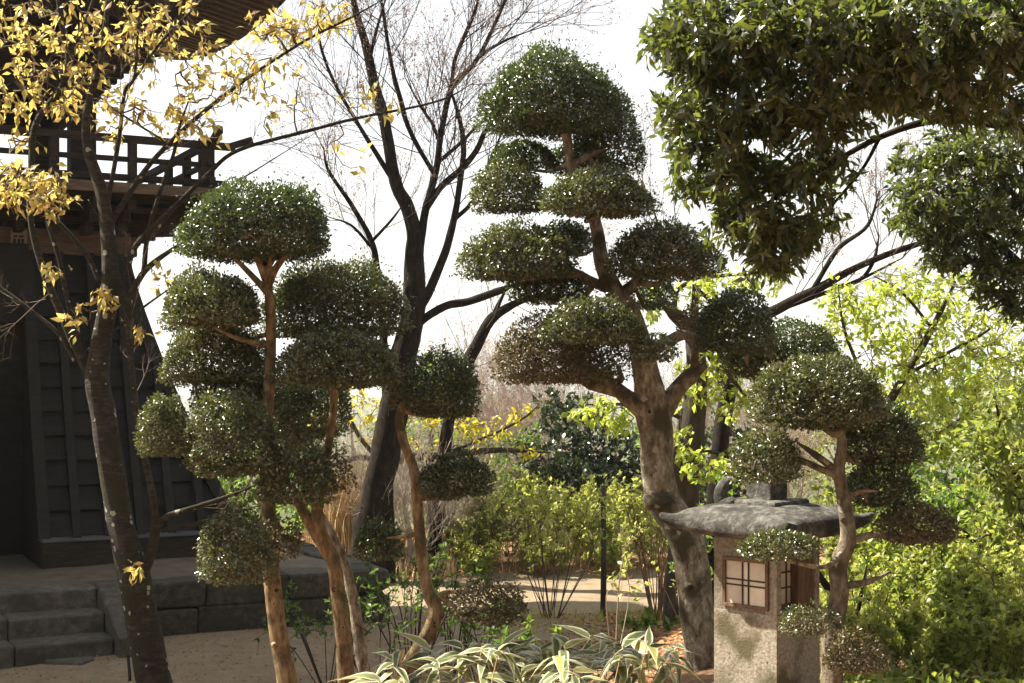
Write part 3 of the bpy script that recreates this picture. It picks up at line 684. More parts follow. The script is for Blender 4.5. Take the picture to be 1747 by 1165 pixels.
# ------------------------------------------------------------------ cloud-pruned trees
LEAFCOUNT = [0]
def pad(tree, spec, Y, twigm, r, K=4.6, leafL=.0185):
    """one clipped cushion: dome of small leaves over a fan of twigs; spec=(px,py,rx,ry,dY,attach,[mat,sparse])"""
    px, py, rx, ry, dY, at = spec[:6]; mat = M[spec[6]] if len(spec) > 6 else M['holly']; sparse = spec[7] if len(spec) > 7 else 1.0
    y = Y + dY; RX, RZ = rx / F * y, ry / F * y; RY = RX * .82
    base = W(px, py + ry * .80, y)
    A_ = W(at[0], at[1], at[2] if len(at) > 2 else Y)
    up, dn = RZ * 1.80, RZ * .24
    ph = r.uniform(0, 6.28, (5, 3)); fq = r.uniform(2.0, 9.5, (5, 3)) * r.choice([-1, 1], (5, 3))
    def lump(d): return sum(np.sin(d @ f_ + p_[0]) for f_, p_ in zip(fq, ph)) / 5
    lobes = [(0, 0, 0, .84, 1.0)]
    nl = 4 + int(rx > 85) * 2
    for q in range(nl):
        a_ = (q + r.uniform(-.3, .3)) / nl * 6.283; rr_ = r.uniform(.42, .56)
        lobes.append((math.cos(a_) * rr_, math.sin(a_) * rr_, -r.uniform(.0, .12), r.uniform(.38, .58), r.uniform(.55, .95)))
    Ps, Os = [], []
    for lx_, ly_, lz_, sr, sh_ in lobes:
        ax, ay, au, ad = RX * sr, RY * sr, up * sh_, dn * (.6 + .5 * sr)
        c0 = base + np.array([lx_ * RX, ly_ * RY, lz_ * up])
        area = 2.9 * ax * ay + 2.6 * ax * (au + ad) * .5
        n = int(K * sparse * area / (leafL * leafL * .58 * .5))
        d = norm(r.normal(0, 1, (n, 3))); lm = lump(d)
        keep = r.random(n) < np.where(d[:, 2] > .3, 1.0, np.where(d[:, 2] > -.06, .62, .13))
        keep &= (lm + r.normal(0, .22, n)) > (-.6 - (.18 if sparse >= 1 else 0.0))
        d = d[keep]; lm = lm[keep]; n = len(d)
        rad = 1 - np.abs(r.normal(0, .095, n)) - (r.random(n) < .13) * r.uniform(0, .5, n)
        rad = np.where(d[:, 2] < -.05, rad - r.uniform(0, .35, n), rad) * (1 + .2 * lm) + (r.random(n) < .06) * r.uniform(0, .22, n)
        sc_ = np.stack([np.full(n, ax), np.full(n, ay), np.where(d[:, 2] > 0, au, ad)], 1)
        dd = np.sign(d) * np.abs(d) ** np.array([.88, .88, .86])
        p = c0 + dd * rad[:, None] * sc_
        # leave out what lies deep inside the main dome
        q_ = (p - base) / np.array([RX * .9, RY * .9, up]); inside = (np.sum(q_ ** 2, 1) < .5) & (p[:, 2] > base[2]) if sr < .7 else np.zeros(n, bool)
        Ps.append(p[~inside]); Os.append(norm(d / sc_)[~inside])
    P = np.concatenate(Ps); out = np.concatenate(Os); n = len(P)
    D = norm(out * .55 + r.normal(0, .6, (n, 3)) + np.array([0, 0, .25]))
    Nn = norm(out * 1.0 + r.normal(0, .5, (n, 3)) + np.array([0, 0, .3]))
    Ls = leafL * r.uniform(.65, 1.25, n)
    V, Fc = leaf_vf(P, D, Nn, Ls, Ls * .58)
    LEAFCOUNT[0] += n
    f = mesh_obj('foliage', V, Fc, mat, tree); f['kind'] = 'stuff'
    # fan of twigs from the attachment into the cushion
    nt_ = int(230 * (rx / 90) ** 1.3) + 60
    td = norm(r.normal(0, 1, (nt_, 3))); td[:, 2] = np.abs(td[:, 2]) * .9 - .12
    tp = base + td * r.uniform(.35, .97, (nt_, 1)) * np.array([RX, RY, 0]) + np.stack([0 * td[:, 2], 0 * td[:, 2], np.where(td[:, 2] > 0, td[:, 2] * up * r.uniform(.2, .95, nt_), td[:, 2] * dn)], 1)
    hub = base + np.array([0, 0, -RZ * .30]); nb = 6
    mid = (A_ + hub) / 2 + r.normal(0, .02, 3) + np.array([0, 0, -.02])
    bp, br = spline([A_, mid, hub], [max(.011, min(.03, RX * .07)), max(.009, RX * .05), max(.006, RX * .03)], n=nb)
    V, Fc = tube_vf(bp, br, 7, .06, int(r.integers(1e6))); mesh_obj('branch', V, Fc, twigm, tree, smooth=True)
    N_, par, cnt, k = grow(bp[nb:], tp)
    V, Fc = twig_vf(N_, par, cnt, k, .0014, .5, max(.004, RX * .03), 3, 0, int(r.integers(1e6)))
    t = mesh_obj('twigs', V, Fc, twigm, tree); t['kind'] = 'stuff'

def cloud_tree(label, Y, trunk, limbs, pads, bark, seed, K=4.6, leafL=.0185, group='cloud pruned trees', slim=.82):
    r = rng(seed); b = W(trunk[0][0], trunk[0][1], Y); bz = G(b[0], b[1])
    t = thing('cloud_pruned_tree', label, 'tree', (b[0], b[1], bz), 0, group)
    k = (b[2] - bz)
    trunk = [(q[0], q[1], q[2] * slim) + tuple(q[3:]) for q in trunk]; limbs = [[(q[0], q[1], q[2] * (slim + .08)) + tuple(q[3:]) for q in l] for l in limbs]
    pts = list(trunk)
    if k > 0: pts = [(trunk[0][0], trunk[0][1] + (k + .05) * F / Y, trunk[0][2] * 1.25)] + pts
    limb('trunk', pts, Y, M[bark], t, 16, .06, seed, 7)
    for j, l in enumerate(limbs): limb('limb', l, Y, M[bark], t, 9, .06, seed + j + 1)
    for p in pads: pad(t, p, Y, M[bark], r, K, leafL)
    return t

b1 = cloud_tree('cloud pruned tree with thick single tan trunk under a big dome, beside the cherry', 7.0,
    [(505, 1260, 23), (490, 1165, 20), (475, 1080, 18), (466, 1000, 17), (459, 940, 16), (458, 860, 15), (459, 790, 14), (456, 720, 13), (460, 640, 12), (462, 560, 11), (461, 515, 11), (455, 480, 11)],
    [[(458, 500, 8), (430, 470, 6), (395, 436, 4), (370, 415, 3)], [(456, 490, 9), (472, 455, 7), (505, 418, 4), (530, 400, 3)], [(456, 485, 8), (440, 445, 6), (425, 410, 4)], [(456, 485, 6), (462, 440, 5), (468, 400, 3)],
     [(461, 915, 9), (485, 918, 8), (515, 925, 8)]],
    [(438, 374, 141, 62, 0, (456, 462), 'holly_dark'), (366, 512, 88, 42, -.12, (462, 590)), (336, 510, 66, 52, .32, (462, 570)), (366, 600, 96, 52, .12, (460, 690), 'holly'),
     (398, 668, 78, 40, .16, (458, 735)), (277, 722, 54, 50, -.2, (420, 745)), (392, 735, 86, 68, -.26, (461, 800)), (404, 925, 70, 58, -.3, (463, 915)), (480, 915, 40, 34, -.1, (463, 915), 'holly_brown', .35)],
    'bark_tan', 21)
b2 = cloud_tree('cloud pruned tree whose tan trunk forks low into two stems before the platform', 7.15,
    [(600, 1260, 19), (591, 1165, 17), (585, 1090, 16), (577, 1010, 15), (568, 955, 15), (548, 912, 14), (541, 880, 13), (547, 840, 11), (560, 760, 9), (569, 700, 9), (571, 650, 9), (575, 600, 8), (578, 560, 8)],
    [[(562, 950, 11), (535, 905, 11), (512, 862, 10), (500, 825, 7)]],
    [(574, 610, 106, 47, -.18, (571, 655)), (500, 798, 72, 56, -.3, (508, 850)), (560, 795, 48, 42, -.15, (540, 840), 'holly_brown', .4), (578, 508, 128, 64, .2, (578, 580), 'holly')],
    'bark_tan', 31)
b3 = cloud_tree('slender grey cloud pruned tree hidden behind the forked tan trunk', 7.75,
    [(640, 1250, 14), (622, 1165, 13), (612, 1080, 12), (600, 1010, 11), (580, 940, 10), (530, 850, 9), (500, 770, 9), (494, 710, 8), (482, 665, 8)],
    [], [(530, 685, 80, 58, .1, (494, 720), 'holly_dark')], 'bark_grey', 41)
b4 = cloud_tree('crooked orange brown cloud pruned tree with a kinked stem beside the dwarf bamboo', 7.3,
    [(640, 1265, 19), (664, 1200, 18), (692, 1145, 16), (728, 1085, 15), (743, 1040, 15), (730, 1008, 13), (719, 940, 12), (712, 865, 12), (707, 805, 11), (691, 762, 10), (681, 722, 10), (688, 692, 9), (705, 670, 7)],
    [[(712, 858, 8), (728, 835, 6), (755, 822, 4)], [(742, 1030, 7), (757, 1012, 5), (790, 1010, 4)], [(716, 908, 5), (690, 915, 4), (660, 918, 3)]],
    [(748, 652, 76, 54, 0, (690, 700), 'holly_dark'), (778, 808, 68, 36, -.1, (722, 850), 'holly_dark'), (648, 918, 44, 32, .2, (712, 912), 'holly_dark'), (832, 1024, 74, 34, -.12, (752, 1018), 'holly_brown', .55), (690, 660, 30, 34, .1, (690, 700), 'holly_brown', .6)],
    'bark_tan', 51)
c1 = cloud_tree('tallest cloud pruned tree with a stout grey brown trunk rising behind the stone lantern', 7.25,
    [(1222, 1260, 50), (1206, 1165, 45), (1192, 1060, 43), (1180, 965, 42), (1157, 895, 40), (1131, 850, 38), (1122, 800, 36), (1120, 740, 37), (1112, 690, 38), (1101, 640, 30), (1090, 580, 26), (1074, 530, 24), (1050, 500, 24), (1028, 450, 19), (1020, 400, 16), (1009, 360, 14), (986, 310, 12), (973, 278, 11), (968, 240, 11), (962, 200, 10), (952, 150, 7)],
    [[(1095, 700, 22), (1062, 672, 17), (1030, 645, 14), (990, 622, 10), (930, 603, 7), (880, 596, 4)], [(1055, 668, 14), (1010, 655, 15), (985, 646, 13)], [(1048, 655, 8), (1060, 645, 7), (1052, 622, 5)],
     [(1130, 705, 22), (1152, 668, 17), (1180, 640, 16), (1205, 622, 14)], [(1183, 640, 9), (1186, 600, 8), (1188, 575, 7)], [(1098, 608, 15), (1135, 585, 12), (1165, 571, 11), (1200, 580, 9), (1240, 572, 8), (1290, 578, 6)],
     [(1050, 510, 16), (1083, 482, 11), (1095, 465, 9), (1120, 460, 7)], [(1045, 495, 13), (1010, 480, 11), (985, 465, 8), (950, 450, 5)], [(1010, 345, 8), (1035, 335, 7), (1060, 330, 5)], [(972, 285, 7), (1005, 265, 7), (1035, 255, 5)], [(962, 210, 6), (940, 185, 5), (910, 170, 3)], [(962, 205, 6), (985, 180, 5), (1010, 165, 3)]],
    [(943, 152, 127, 66, 0, (962, 205), 'holly_dark'), (1044, 234, 62, 54, .15, (1005, 268), 'holly_dark'), (893, 262, 60, 22, .3, (970, 280), 'holly_dark'), (985, 268, 55, 26, .35, (970, 285), 'holly_dark'), (868, 315, 68, 42, .05, (985, 335)), (1020, 325, 94, 40, -.3, (1010, 372)),
     (888, 428, 102, 45, -.1, (985, 468)), (960, 405, 50, 26, .3, (1018, 420), 'holly_dark'), (936, 482, 72, 30, .1, (1010, 490), 'holly_dark'), (1130, 424, 98, 44, -.15, (1083, 482)), (1110, 495, 50, 30, .35, (1083, 490), 'holly_dark', .7), (1010, 545, 95, 38, -.4, (1075, 545)),
     (930, 590, 92, 56, -.2, (990, 622), 'holly_brown', .7), (1015, 592, 62, 50, -.1, (1040, 625), 'holly', .7), (1190, 545, 40, 26, .3, (1165, 571), 'holly_brown', .5), (1256, 545, 72, 52, -.1, (1225, 578), 'holly_dark'), (1355, 595, 98, 50, .3, (1280, 580), 'holly_dark'), (1290, 610, 60, 30, .2, (1270, 580), 'holly_dark', .6), (1120, 590, 42, 22, -.4, (1098, 600), 'holly', .6)],
    'bark_grey', 61, slim=.74)
def knot(tree, px, py, Y, r_px, bark, seed):
    """old pruning scar: a swollen collar with a dark hollow"""
    c = W(px, py, Y); k = r_px / F * Y
    V, Fc = tube_vf(np.array([c + [0, k * .8, 0], c + [0, k * .1, 0], c + [0, -k * .35, .0], c + [0, -k * .45, 0], c + [0, -k * .1, 0]]), np.array([1.25, 1.1, .8, .5, .3]) * k, 12, .1, seed)
    o = mesh_obj('knot', V, Fc, M[bark], tree, smooth=True)
    V, Fc = tube_vf(np.array([c + [0, -k * .2, 0], c + [0, -k * .47, 0]]), np.array([.5, .42]) * k, 9, .12, seed); mesh_obj('knot_hollow', V, Fc, M['bark_dark'], o if 0 else tree)
for tr_, px, py, yy, rp_, bk in ((b1, 463, 985, 6.975, 7, 'bark_tan'), (b1, 454, 998, 6.985, 4, 'bark_tan'), (b2, 570, 1003, 7.12, 5, 'bark_tan'), (b4, 741, 1062, 7.27, 5, 'bark_tan'), (b1, 468, 1100, 6.96, 5, 'bark_tan'), (b2, 585, 1070, 7.11, 4, 'bark_tan'), (c1, 1108, 702, 7.175, 8, 'bark_grey'), (c1, 1176, 1000, 7.165, 7, 'bark_grey'), (c1, 1190, 1040, 7.165, 6, 'bark_grey'), (c1, 1205, 1090, 7.16, 5, 'bark_grey')):
    knot(tr_, px, py, yy, rp_, bk, px)
# cut burl on the trunk bend
V, Fc = tube_vf(np.array([W(1132, 846, 7.22), W(1114, 853, 7.18), W(1105, 857, 7.16), W(1102, 858, 7.15)]), np.array([.06, .05, .036, .012]), 10, .16, 4)
mesh_obj('burl', V, Fc, M['bark_grey'], c1, smooth=True)
d1 = cloud_tree('small cloud pruned tree with a brown stem growing just in front of the stone lantern', 5.6,
    [(1416, 1265, 26), (1420, 1165, 24), (1419, 1080, 22), (1432, 1012, 21), (1430, 965, 21), (1446, 920, 19), (1441, 862, 16), (1432, 805, 14), (1437, 760, 12), (1433, 720, 11)],
    [[(1430, 812, 9), (1400, 800, 7), (1365, 785, 6), (1340, 785, 4)], [(1425, 800, 8), (1390, 775, 7), (1360, 755, 5)], [(1445, 925, 9), (1490, 912, 7), (1530, 918, 6), (1580, 905, 4)], [(1438, 1000, 8), (1480, 992, 6), (1520, 975, 5)], [(1440, 850, 7), (1470, 838, 5), (1500, 838, 4)]],
    [(1402, 665, 128, 58, 0, (1433, 735)), (1505, 735, 76, 50, .12, (1440, 775), 'holly_dark'), (1308, 772, 62, 46, -.1, (1365, 785), 'holly', .8), (1500, 822, 68, 36, .12, (1470, 838), 'holly_dark', .7), (1565, 890, 78, 32, .05, (1530, 916), 'holly_brown', .6),
     (1328, 928, 74, 22, -.32, (1440, 940), 'holly', .7), (1378, 1055, 56, 26, -.25, (1425, 1035), 'holly', .28), (1462, 1108, 62, 36, -.15, (1422, 1100), 'holly_brown', .5)],
    'bark_grey', 71, K=4.6, leafL=.0155, slim=.77)
knot(d1, 1439, 885, 5.575, 5, 'bark_grey', 9); knot(d1, 1427, 1040, 5.572, 6, 'bark_grey', 10)

# ------------------------------------------------------------------ leafy and bare trees
def unit_leaf(name, wr, mat):
    V, Fc = leaf_vf(np.zeros((1, 3)), np.array([[0, 1., 0]]), np.array([[0, 0, 1.]]), 1.0, wr, five=True)
    me = bpy.data.meshes.new(name); me.from_pydata([tuple(v) for v in V], [], [tuple(int(i) for i in f) for f in Fc]); me.materials.append(mat); return me
def leaf_objects(parent, me, P, D, N, L):
    pl = np.array(parent.location)
    D = norm(D); N = norm(N - D * np.sum(N * D, 1, keepdims=True)); S = np.cross(D, N)
    for p, d, n_, s, l in zip(P, D, N, S, L):
        o = bpy.data.objects.new('leaf', me); COL.objects.link(o); o.parent = parent
        o.matrix_basis = Matrix(((s[0] * l, d[0] * l, n_[0] * l, p[0] - pl[0]), (s[1] * l, d[1] * l, n_[1] * l, p[1] - pl[1]), (s[2] * l, d[2] * l, n_[2] * l, p[2] - pl[2]), (0, 0, 0, 1)))
def in_frame(P):
    px = PX + F * P[:, 0] / P[:, 1]; py = HOR - F * (P[:, 2] - CZ) / P[:, 1]
    return (px > 5) & (px < 1742) & (py > 5) & (py < 1160)

def leafy(name, label, cat, Y, limbs, blobs, per, leaf, seed, bark='bark_dark', twig=None, base=None, singles=0, group=None, r0=.0016, rmax=.012, trunkseg=10, two=True, thin=.8, sp=None):
    """limbs: pixel polylines, the first is the trunk; blobs: where twigs and leaves grow; leaf=(material,length,width ratio,per tuft,droop,spread,share)"""
    r = rng(seed); tr = limbs[0]; y0 = tr[0][3] if len(tr[0]) > 3 else Y
    b = W(tr[0][0], tr[0][1], y0); bz = G(b[0], b[1])
    t = thing(name, label, cat, (b[0], b[1], bz), 0, group)
    pts = []
    for j, l in enumerate(limbs):
        l = list(l)
        if j: l = [(q[0], q[1], q[2] * thin) + tuple(q[3:]) for q in l]
        if j == 0 and b[2] > bz: l = [(l[0][0], l[0][1] + (b[2] - bz + .06) * F / y0, l[0][2] * 1.2, y0)] + l
        pts.append(limb('trunk' if j == 0 else 'limb', l, Y, M[bark], t, trunkseg if j == 0 else 7, .05, seed + j))
    if sp:                                     # leafless: (shoots per metre, length, radius, levels, lowest height, buds per tip)
        A, B, RA, RB, tips, td = spray(pts, r, sp[0], sp[1], sp[2], sp[3], zmin=sp[4], kids=sp[6] if len(sp) > 6 else 5)
        V, Fc = seg_vf(A, B, RA, RB); mesh_obj('twigs', V, Fc, M[twig or bark], t)['kind'] = 'stuff'
        if leaf and sp[5]:
            Bp = np.repeat(tips, sp[5], 0) + r.normal(0, leaf[1] * .5, (len(tips) * sp[5], 3)); D = norm(np.repeat(td, sp[5], 0) + r.normal(0, .8, Bp.shape)); Nn = norm(r.normal(0, 1, Bp.shape)); Ls = leaf[1] * r.uniform(.5, 1.2, len(Bp))
            V, Fc = leaf_vf(Bp, D, Nn, Ls, Ls * leaf[2]); mesh_obj('buds', V, Fc, M[leaf[0]], t)['kind'] = 'stuff'
        return t
    base_pts = np.concatenate(pts)
    tp = blob_points(blobs, per, r)
    # only points off the ground
    tp = tp[tp[:, 2] > ground_z(tp[:, 0], tp[:, 1]) + .05]
    N_, par, cnt, k = grow(base_pts, tp)
    V, Fc = twig_vf(N_, par, cnt, k, r0, .42, rmax, 3, 0, seed, two)
    mesh_obj('twigs', V, Fc, M[twig or bark], t)['kind'] = 'stuff'
    if leaf:
        mat, L, wr, per_t, droop, spread, share = leaf[:7]
        P, D, Nn, Ls, Ws = tuft_leaves(N_, par, cnt, k, r, per_t, L, wr, droop, spread, share, up=leaf[7] if len(leaf) > 7 else .6)
        LEAFCOUNT[0] += len(P)
        if singles:
            vis = np.where(in_frame(P))[0]; near = vis[np.argsort(P[vis, 1])[:singles]]
            leaf_objects(t, unit_leaf('leaf', wr, M[mat]), P[near], D[near], Nn[near], Ls[near])
            rest = np.ones(len(P), bool); rest[near] = False; P, D, Nn, Ls, Ws = P[rest], D[rest], Nn[rest], Ls[rest], Ws[rest]
        V, Fc = leaf_vf(P, D, Nn, Ls, Ws, five=L > .045)
        mesh_obj('crown', V, Fc, M[mat], t)['kind'] = 'stuff'
    return t

# cherry in young yellow leaf, left
YA = 8.0
cherry = leafy('cherry_tree', 'lichen spotted cherry tree with yellow young leaves standing before the black tower', 'tree', YA,
    [[(280, 1230, 30.2), (264, 1165, 28.6), (243, 1060, 26.9), (228, 985, 27.7), (210, 910, 23.5), (192, 810, 22.7), (178, 720, 21.8), (166, 650, 20.2), (176, 570, 16.0), (188, 480, 14.3), (184, 400, 12.6), (172, 320, 10.9), (150, 255, 9.2), (148, 190, 6.7), (170, 110, 5.0), (185, 0, 4.2), (190, -60, 2.5)],
     [(166, 660, 20), (138, 610, 17), (98, 520, 14), (70, 450, 12), (52, 370, 11), (54, 275, 11), (62, 210, 11), (104, 150, 10), (116, 100, 9), (100, 10, 7), (92, -60, 5)],
     [(114, 105, 7), (140, 50, 6), (162, -10, 5), (175, -60, 3)],
     [(145, 620, 11), (122, 545, 9), (102, 445, 8), (82, 380, 7), (75, 320, 5), (60, 280, 3)],
     [(170, 480, 10), (150, 438, 9), (108, 388, 8), (70, 350, 5), (40, 320, 3)],
     [(184, 345, 8), (203, 235, 7), (213, 155, 6), (230, 125, 5), (238, 0, 4), (242, -50, 3)],
     [(213, 157, 5), (278, 68, 5), (342, 4, 4), (380, -40, 3)],
     [(186, 385, 10), (240, 300, 9), (288, 245, 8), (342, 195, 7), (422, 133, 6), (523, 68, 5), (600, 29, 4), (660, -5, 2)],
     [(240, 985, 22), (262, 925, 18), (262, 860, 13), (243, 760, 12), (231, 690, 11), (222, 600, 10), (220, 517, 11), (240, 472, 11), (262, 448, 10), (297, 423, 7), (340, 395, 4)],
     [(245, 465, 9), (252, 400, 8), (272, 330, 7), (296, 263, 6), (306, 216, 5), (330, 150, 3)],
     [(215, 470, 10), (231, 420, 10), (285, 365, 9), (353, 299, 8), (407, 256, 7), (526, 223, 6), (606, 202, 5), (713, 181, 4), (766, 165, 3), (808, 141, 2)],
     [(250, 412, 6), (310, 345, 5), (380, 320, 4), (420, 300, 3), (540, 225, 2)],
     [(128, 615, 8), (100, 570, 7), (60, 535, 6), (0, 490, 5), (-40, 470, 4)],
     [(262, 905, 14), (285, 882, 12), (330, 866, 9), (380, 850, 7), (435, 828, 5)],
     [(275, 905, 9), (330, 895, 8), (400, 875, 6), (450, 860, 4)],
     [(215, 520, 6), (200, 460, 6), (185, 400, 4), (150, 340, 3)],
     [(142, 603, 4), (200, 560, 5), (250, 520, 4), (300, 485, 3)],
     [(265, 335, 4), (350, 330, 2), (440, 290, 1.5)],
     [(288, 245, 4), (200, 190, 3), (150, 150, 3), (80, 120, 2), (0, 150, 2)]],
    [(60, 60, 90, 70, 8.0, .5), (200, 70, 110, 80, 8.1, .5), (100, 150, 110, 60, 8.2, .5), (300, 40, 60, 50, 8.0, .3), (480, 45, 70, 28, 8.0, .3, 2.2), (560, 20, 50, 22, 8.0, .25, 1.8), (390, 130, 110, 60, 8.0, .4, .9), (330, 200, 90, 40, 8.0, .3, .7),
     (60, 330, 68, 46, 7.7, .3, 2.3), (20, 300, 40, 40, 7.7, .3, 1.6), (500, 170, 90, 60, 8.0, .35, .22), (640, 170, 50, 40, 8.0, .3, .5), (620, 250, 60, 40, 8.1, .3, .18), (180, 515, 16, 24, 7.85, .1, 3.5), (130, 540, 26, 26, 7.9, .15, 1.5), (240, 565, 12, 12, 7.9, .1, 3), (85, 470, 25, 20, 7.9, .1, 1.2), (280, 470, 30, 30, 8.0, .1, .8),
     (30, 210, 40, 60, 8.2, .4, .9), (230, 200, 80, 60, 8.0, .4, .6), (225, 970, 14, 14, 7.75, .06, 3)],
    15, ('cherry_leaf', .06, .42, 4, .7, .7, .2), 101, thin=.52, bark='bark_cherry', twig='twig_brown', singles=300, r0=.0022, rmax=.010, trunkseg=16)
# bare twigs of the cherry, without leaves
r = rng(102)
ch_lines = [np.array([W(*q, 8.0) for q in l]) for l in (((240, 300), (342, 195), (422, 133), (523, 68), (600, 29)), ((353, 299), (407, 256), (526, 223), (606, 202), (713, 181), (808, 141)), ((100, 480), (60, 535), (0, 490), (-40, 470)), ((222, 600), (220, 517), (262, 448)), ((203, 235), (213, 155), (278, 68), (342, 4)), ((60, 210), (104, 150), (116, 100)), ((285, 882), (380, 850), (435, 828)), ((231, 690), (222, 600)))]
A, B, RA, RB, tips, td = spray(ch_lines, r, 9, .42, .0032, 3, kids=4)
V, Fc = seg_vf(A, B, RA, RB); tw_ = mesh_obj('twigs', V, Fc, M['twig_brown'], cherry); tw_['kind'] = 'stuff'

# tall bare tree in bud behind the clipped trees
YE = 17.0
bare = leafy('bare_tree', 'tall dark bare tree in bud, its trunk dividing just behind the clipped domes', 'tree', YE,
    [[(628, 900, 28.8), (640, 850, 26.4), (660, 760, 24.8), (680, 660, 24.8), (690, 600, 24.0), (703, 545, 20.8), (708, 490, 19.2), (706, 440, 16.0), (707, 400, 12.8), (694, 350, 12.0), (674, 310, 11.2), (657, 210, 9.6), (640, 150, 8.8), (625, 80, 7.2), (606, 15, 6.4), (598, -60, 4.8)],
     [(673, 312, 8), (612, 213, 6), (569, 138, 5), (545, 69, 4), (548, 20, 3)],
     [(710, 500, 16), (716, 420, 13), (728, 350, 12), (744, 290, 10), (752, 230, 9), (771, 149, 8), (814, 101, 7), (862, 0, 5), (880, -50, 4)],
     [(728, 355, 10), (752, 319, 10), (790, 285, 9), (814, 255, 8), (830, 222, 7), (858, 226, 4)],
     [(742, 300, 7), (700, 225, 7), (683, 170, 7), (668, 110, 6), (655, 30, 5), (645, -40, 3)],
     [(744, 280, 6), (790, 240, 5), (815, 214, 4), (840, 200, 3)],
     [(770, 150, 6), (778, 95, 6), (810, 20, 5), (825, -40, 3)],
     [(782, 140, 5), (819, 96, 5), (860, 70, 4), (905, 52, 3)],
     [(705, 545, 14), (735, 490, 13), (761, 425, 12), (777, 362, 10), (786, 300, 9), (791, 250, 8), (782, 195, 6), (760, 130, 4)],
     [(775, 375, 7), (808, 340, 6), (840, 266, 5), (860, 215, 3)],
     [(695, 575, 14), (722, 545, 13), (760, 522, 12), (800, 514, 11), (850, 497, 11), (882, 483, 9)],
     [(752, 260, 5), (740, 215, 4), (720, 185, 4), (690, 130, 3)], [(630, 110, 5), (640, 60, 5), (660, -10, 4)]],
    [(640, 90, 110, 110, 17, .9), (770, 90, 110, 110, 17, 1.0), (860, 90, 80, 90, 17, .8), (700, 220, 110, 80, 17, .8), (800, 250, 70, 80, 17, .6), (590, 170, 60, 70, 17, .5), (760, 400, 80, 70, 17, .5, .5), (960, 60, 90, 50, 17, .8, .8), (1060, 120, 60, 110, 17, .8, .8)],
    17, ('bud_pink', .03, .55, 2, .1, 1.0, .25), 111, thin=.6, bark='bark_bare', twig='twig_dark', r0=.0026, rmax=.026, trunkseg=12, sp=(5.5, 1.5, .008, 3, 4.4, 2))
bare2 = leafy('bare_tree', 'slender bare sapling rising behind the big clipped dome, thin stem forking once', 'tree', 17.0,
    [[(665, 930, 9), (660, 700, 8), (652, 540, 7), (644, 463, 6), (633, 410, 5), (600, 350, 4), (560, 290, 3), (552, 250, 2)], [(634, 412, 4), (668, 375, 3), (690, 345, 2)], [(636, 425, 4), (600, 385, 3), (560, 370, 2)]],
    [(600, 300, 100, 120, 17, 1.0), (550, 380, 70, 60, 17, .8, .8), (680, 330, 50, 60, 17, .5), (480, 250, 80, 60, 17, .8, .5)], 9, ('bud_pink', .022, .55, 1, .1, 1.0, .2), 113, 'bark_bare', 'twig_brown', r0=.0018, rmax=.012, sp=(6, 1.1, .006, 3, 3.2, 2))
bare3 = leafy('bare_tree', 'bare tree leaning up from the thicket under the long horizontal limb', 'tree', 18.0,
    [[(742, 930, 12), (765, 720, 11), (797, 622, 11), (815, 585, 10), (838, 545, 9), (870, 522, 7), (905, 508, 5), (940, 500, 3)], [(838, 548, 6), (850, 520, 5), (865, 490, 4)]],
    [(860, 560, 80, 60, 18, .8), (920, 480, 70, 50, 18, .8, .6), (800, 520, 60, 50, 18, .7, .5)], 8, ('bud_pink', .024, .5, 1, .1, 1.0, .2), 115, 'bark_bare', 'twig_brown', r0=.002, rmax=.014, sp=(5, 1.1, .006, 3, 2.2, 2))
bare4 = leafy('bare_tree', 'bare cherry with long low limbs and pink buds seen between lantern tree and evergreen oak', 'tree', 13.0,
    [[(1215, 1000, 17), (1225, 800, 16), (1245, 650, 14), (1268, 565, 11), (1330, 525, 9), (1400, 490, 8), (1470, 452, 6), (1560, 418, 5), (1640, 400, 3)], [(1385, 497, 6), (1430, 425, 5), (1480, 385, 4), (1500, 325, 3)], [(1400, 488, 5), (1450, 485, 4), (1475, 470, 4), (1492, 440, 4), (1500, 400, 3)], [(1300, 540, 5), (1380, 510, 5), (1460, 480, 4), (1540, 440, 3)], [(1270, 565, 6), (1230, 530, 5), (1180, 480, 4), (1130, 400, 3), (1110, 340, 2)], [(1240, 660, 6), (1180, 560, 6), (1130, 520, 4), (1100, 480, 3)]],
    [(1430, 420, 100, 80, 13, .8), (1470, 320, 70, 90, 13, .8), (1550, 400, 80, 50, 13, .7, .6), (1130, 380, 60, 100, 13.2, .7), (1100, 300, 50, 80, 13.2, .6, .8)], 11, ('bud_pink', .024, .5, 2, .1, 1.0, .3), 117, 'bark_bare', 'twig_dark', r0=.002, rmax=.016, sp=(5, 1.0, .006, 3, 3.0, 3))

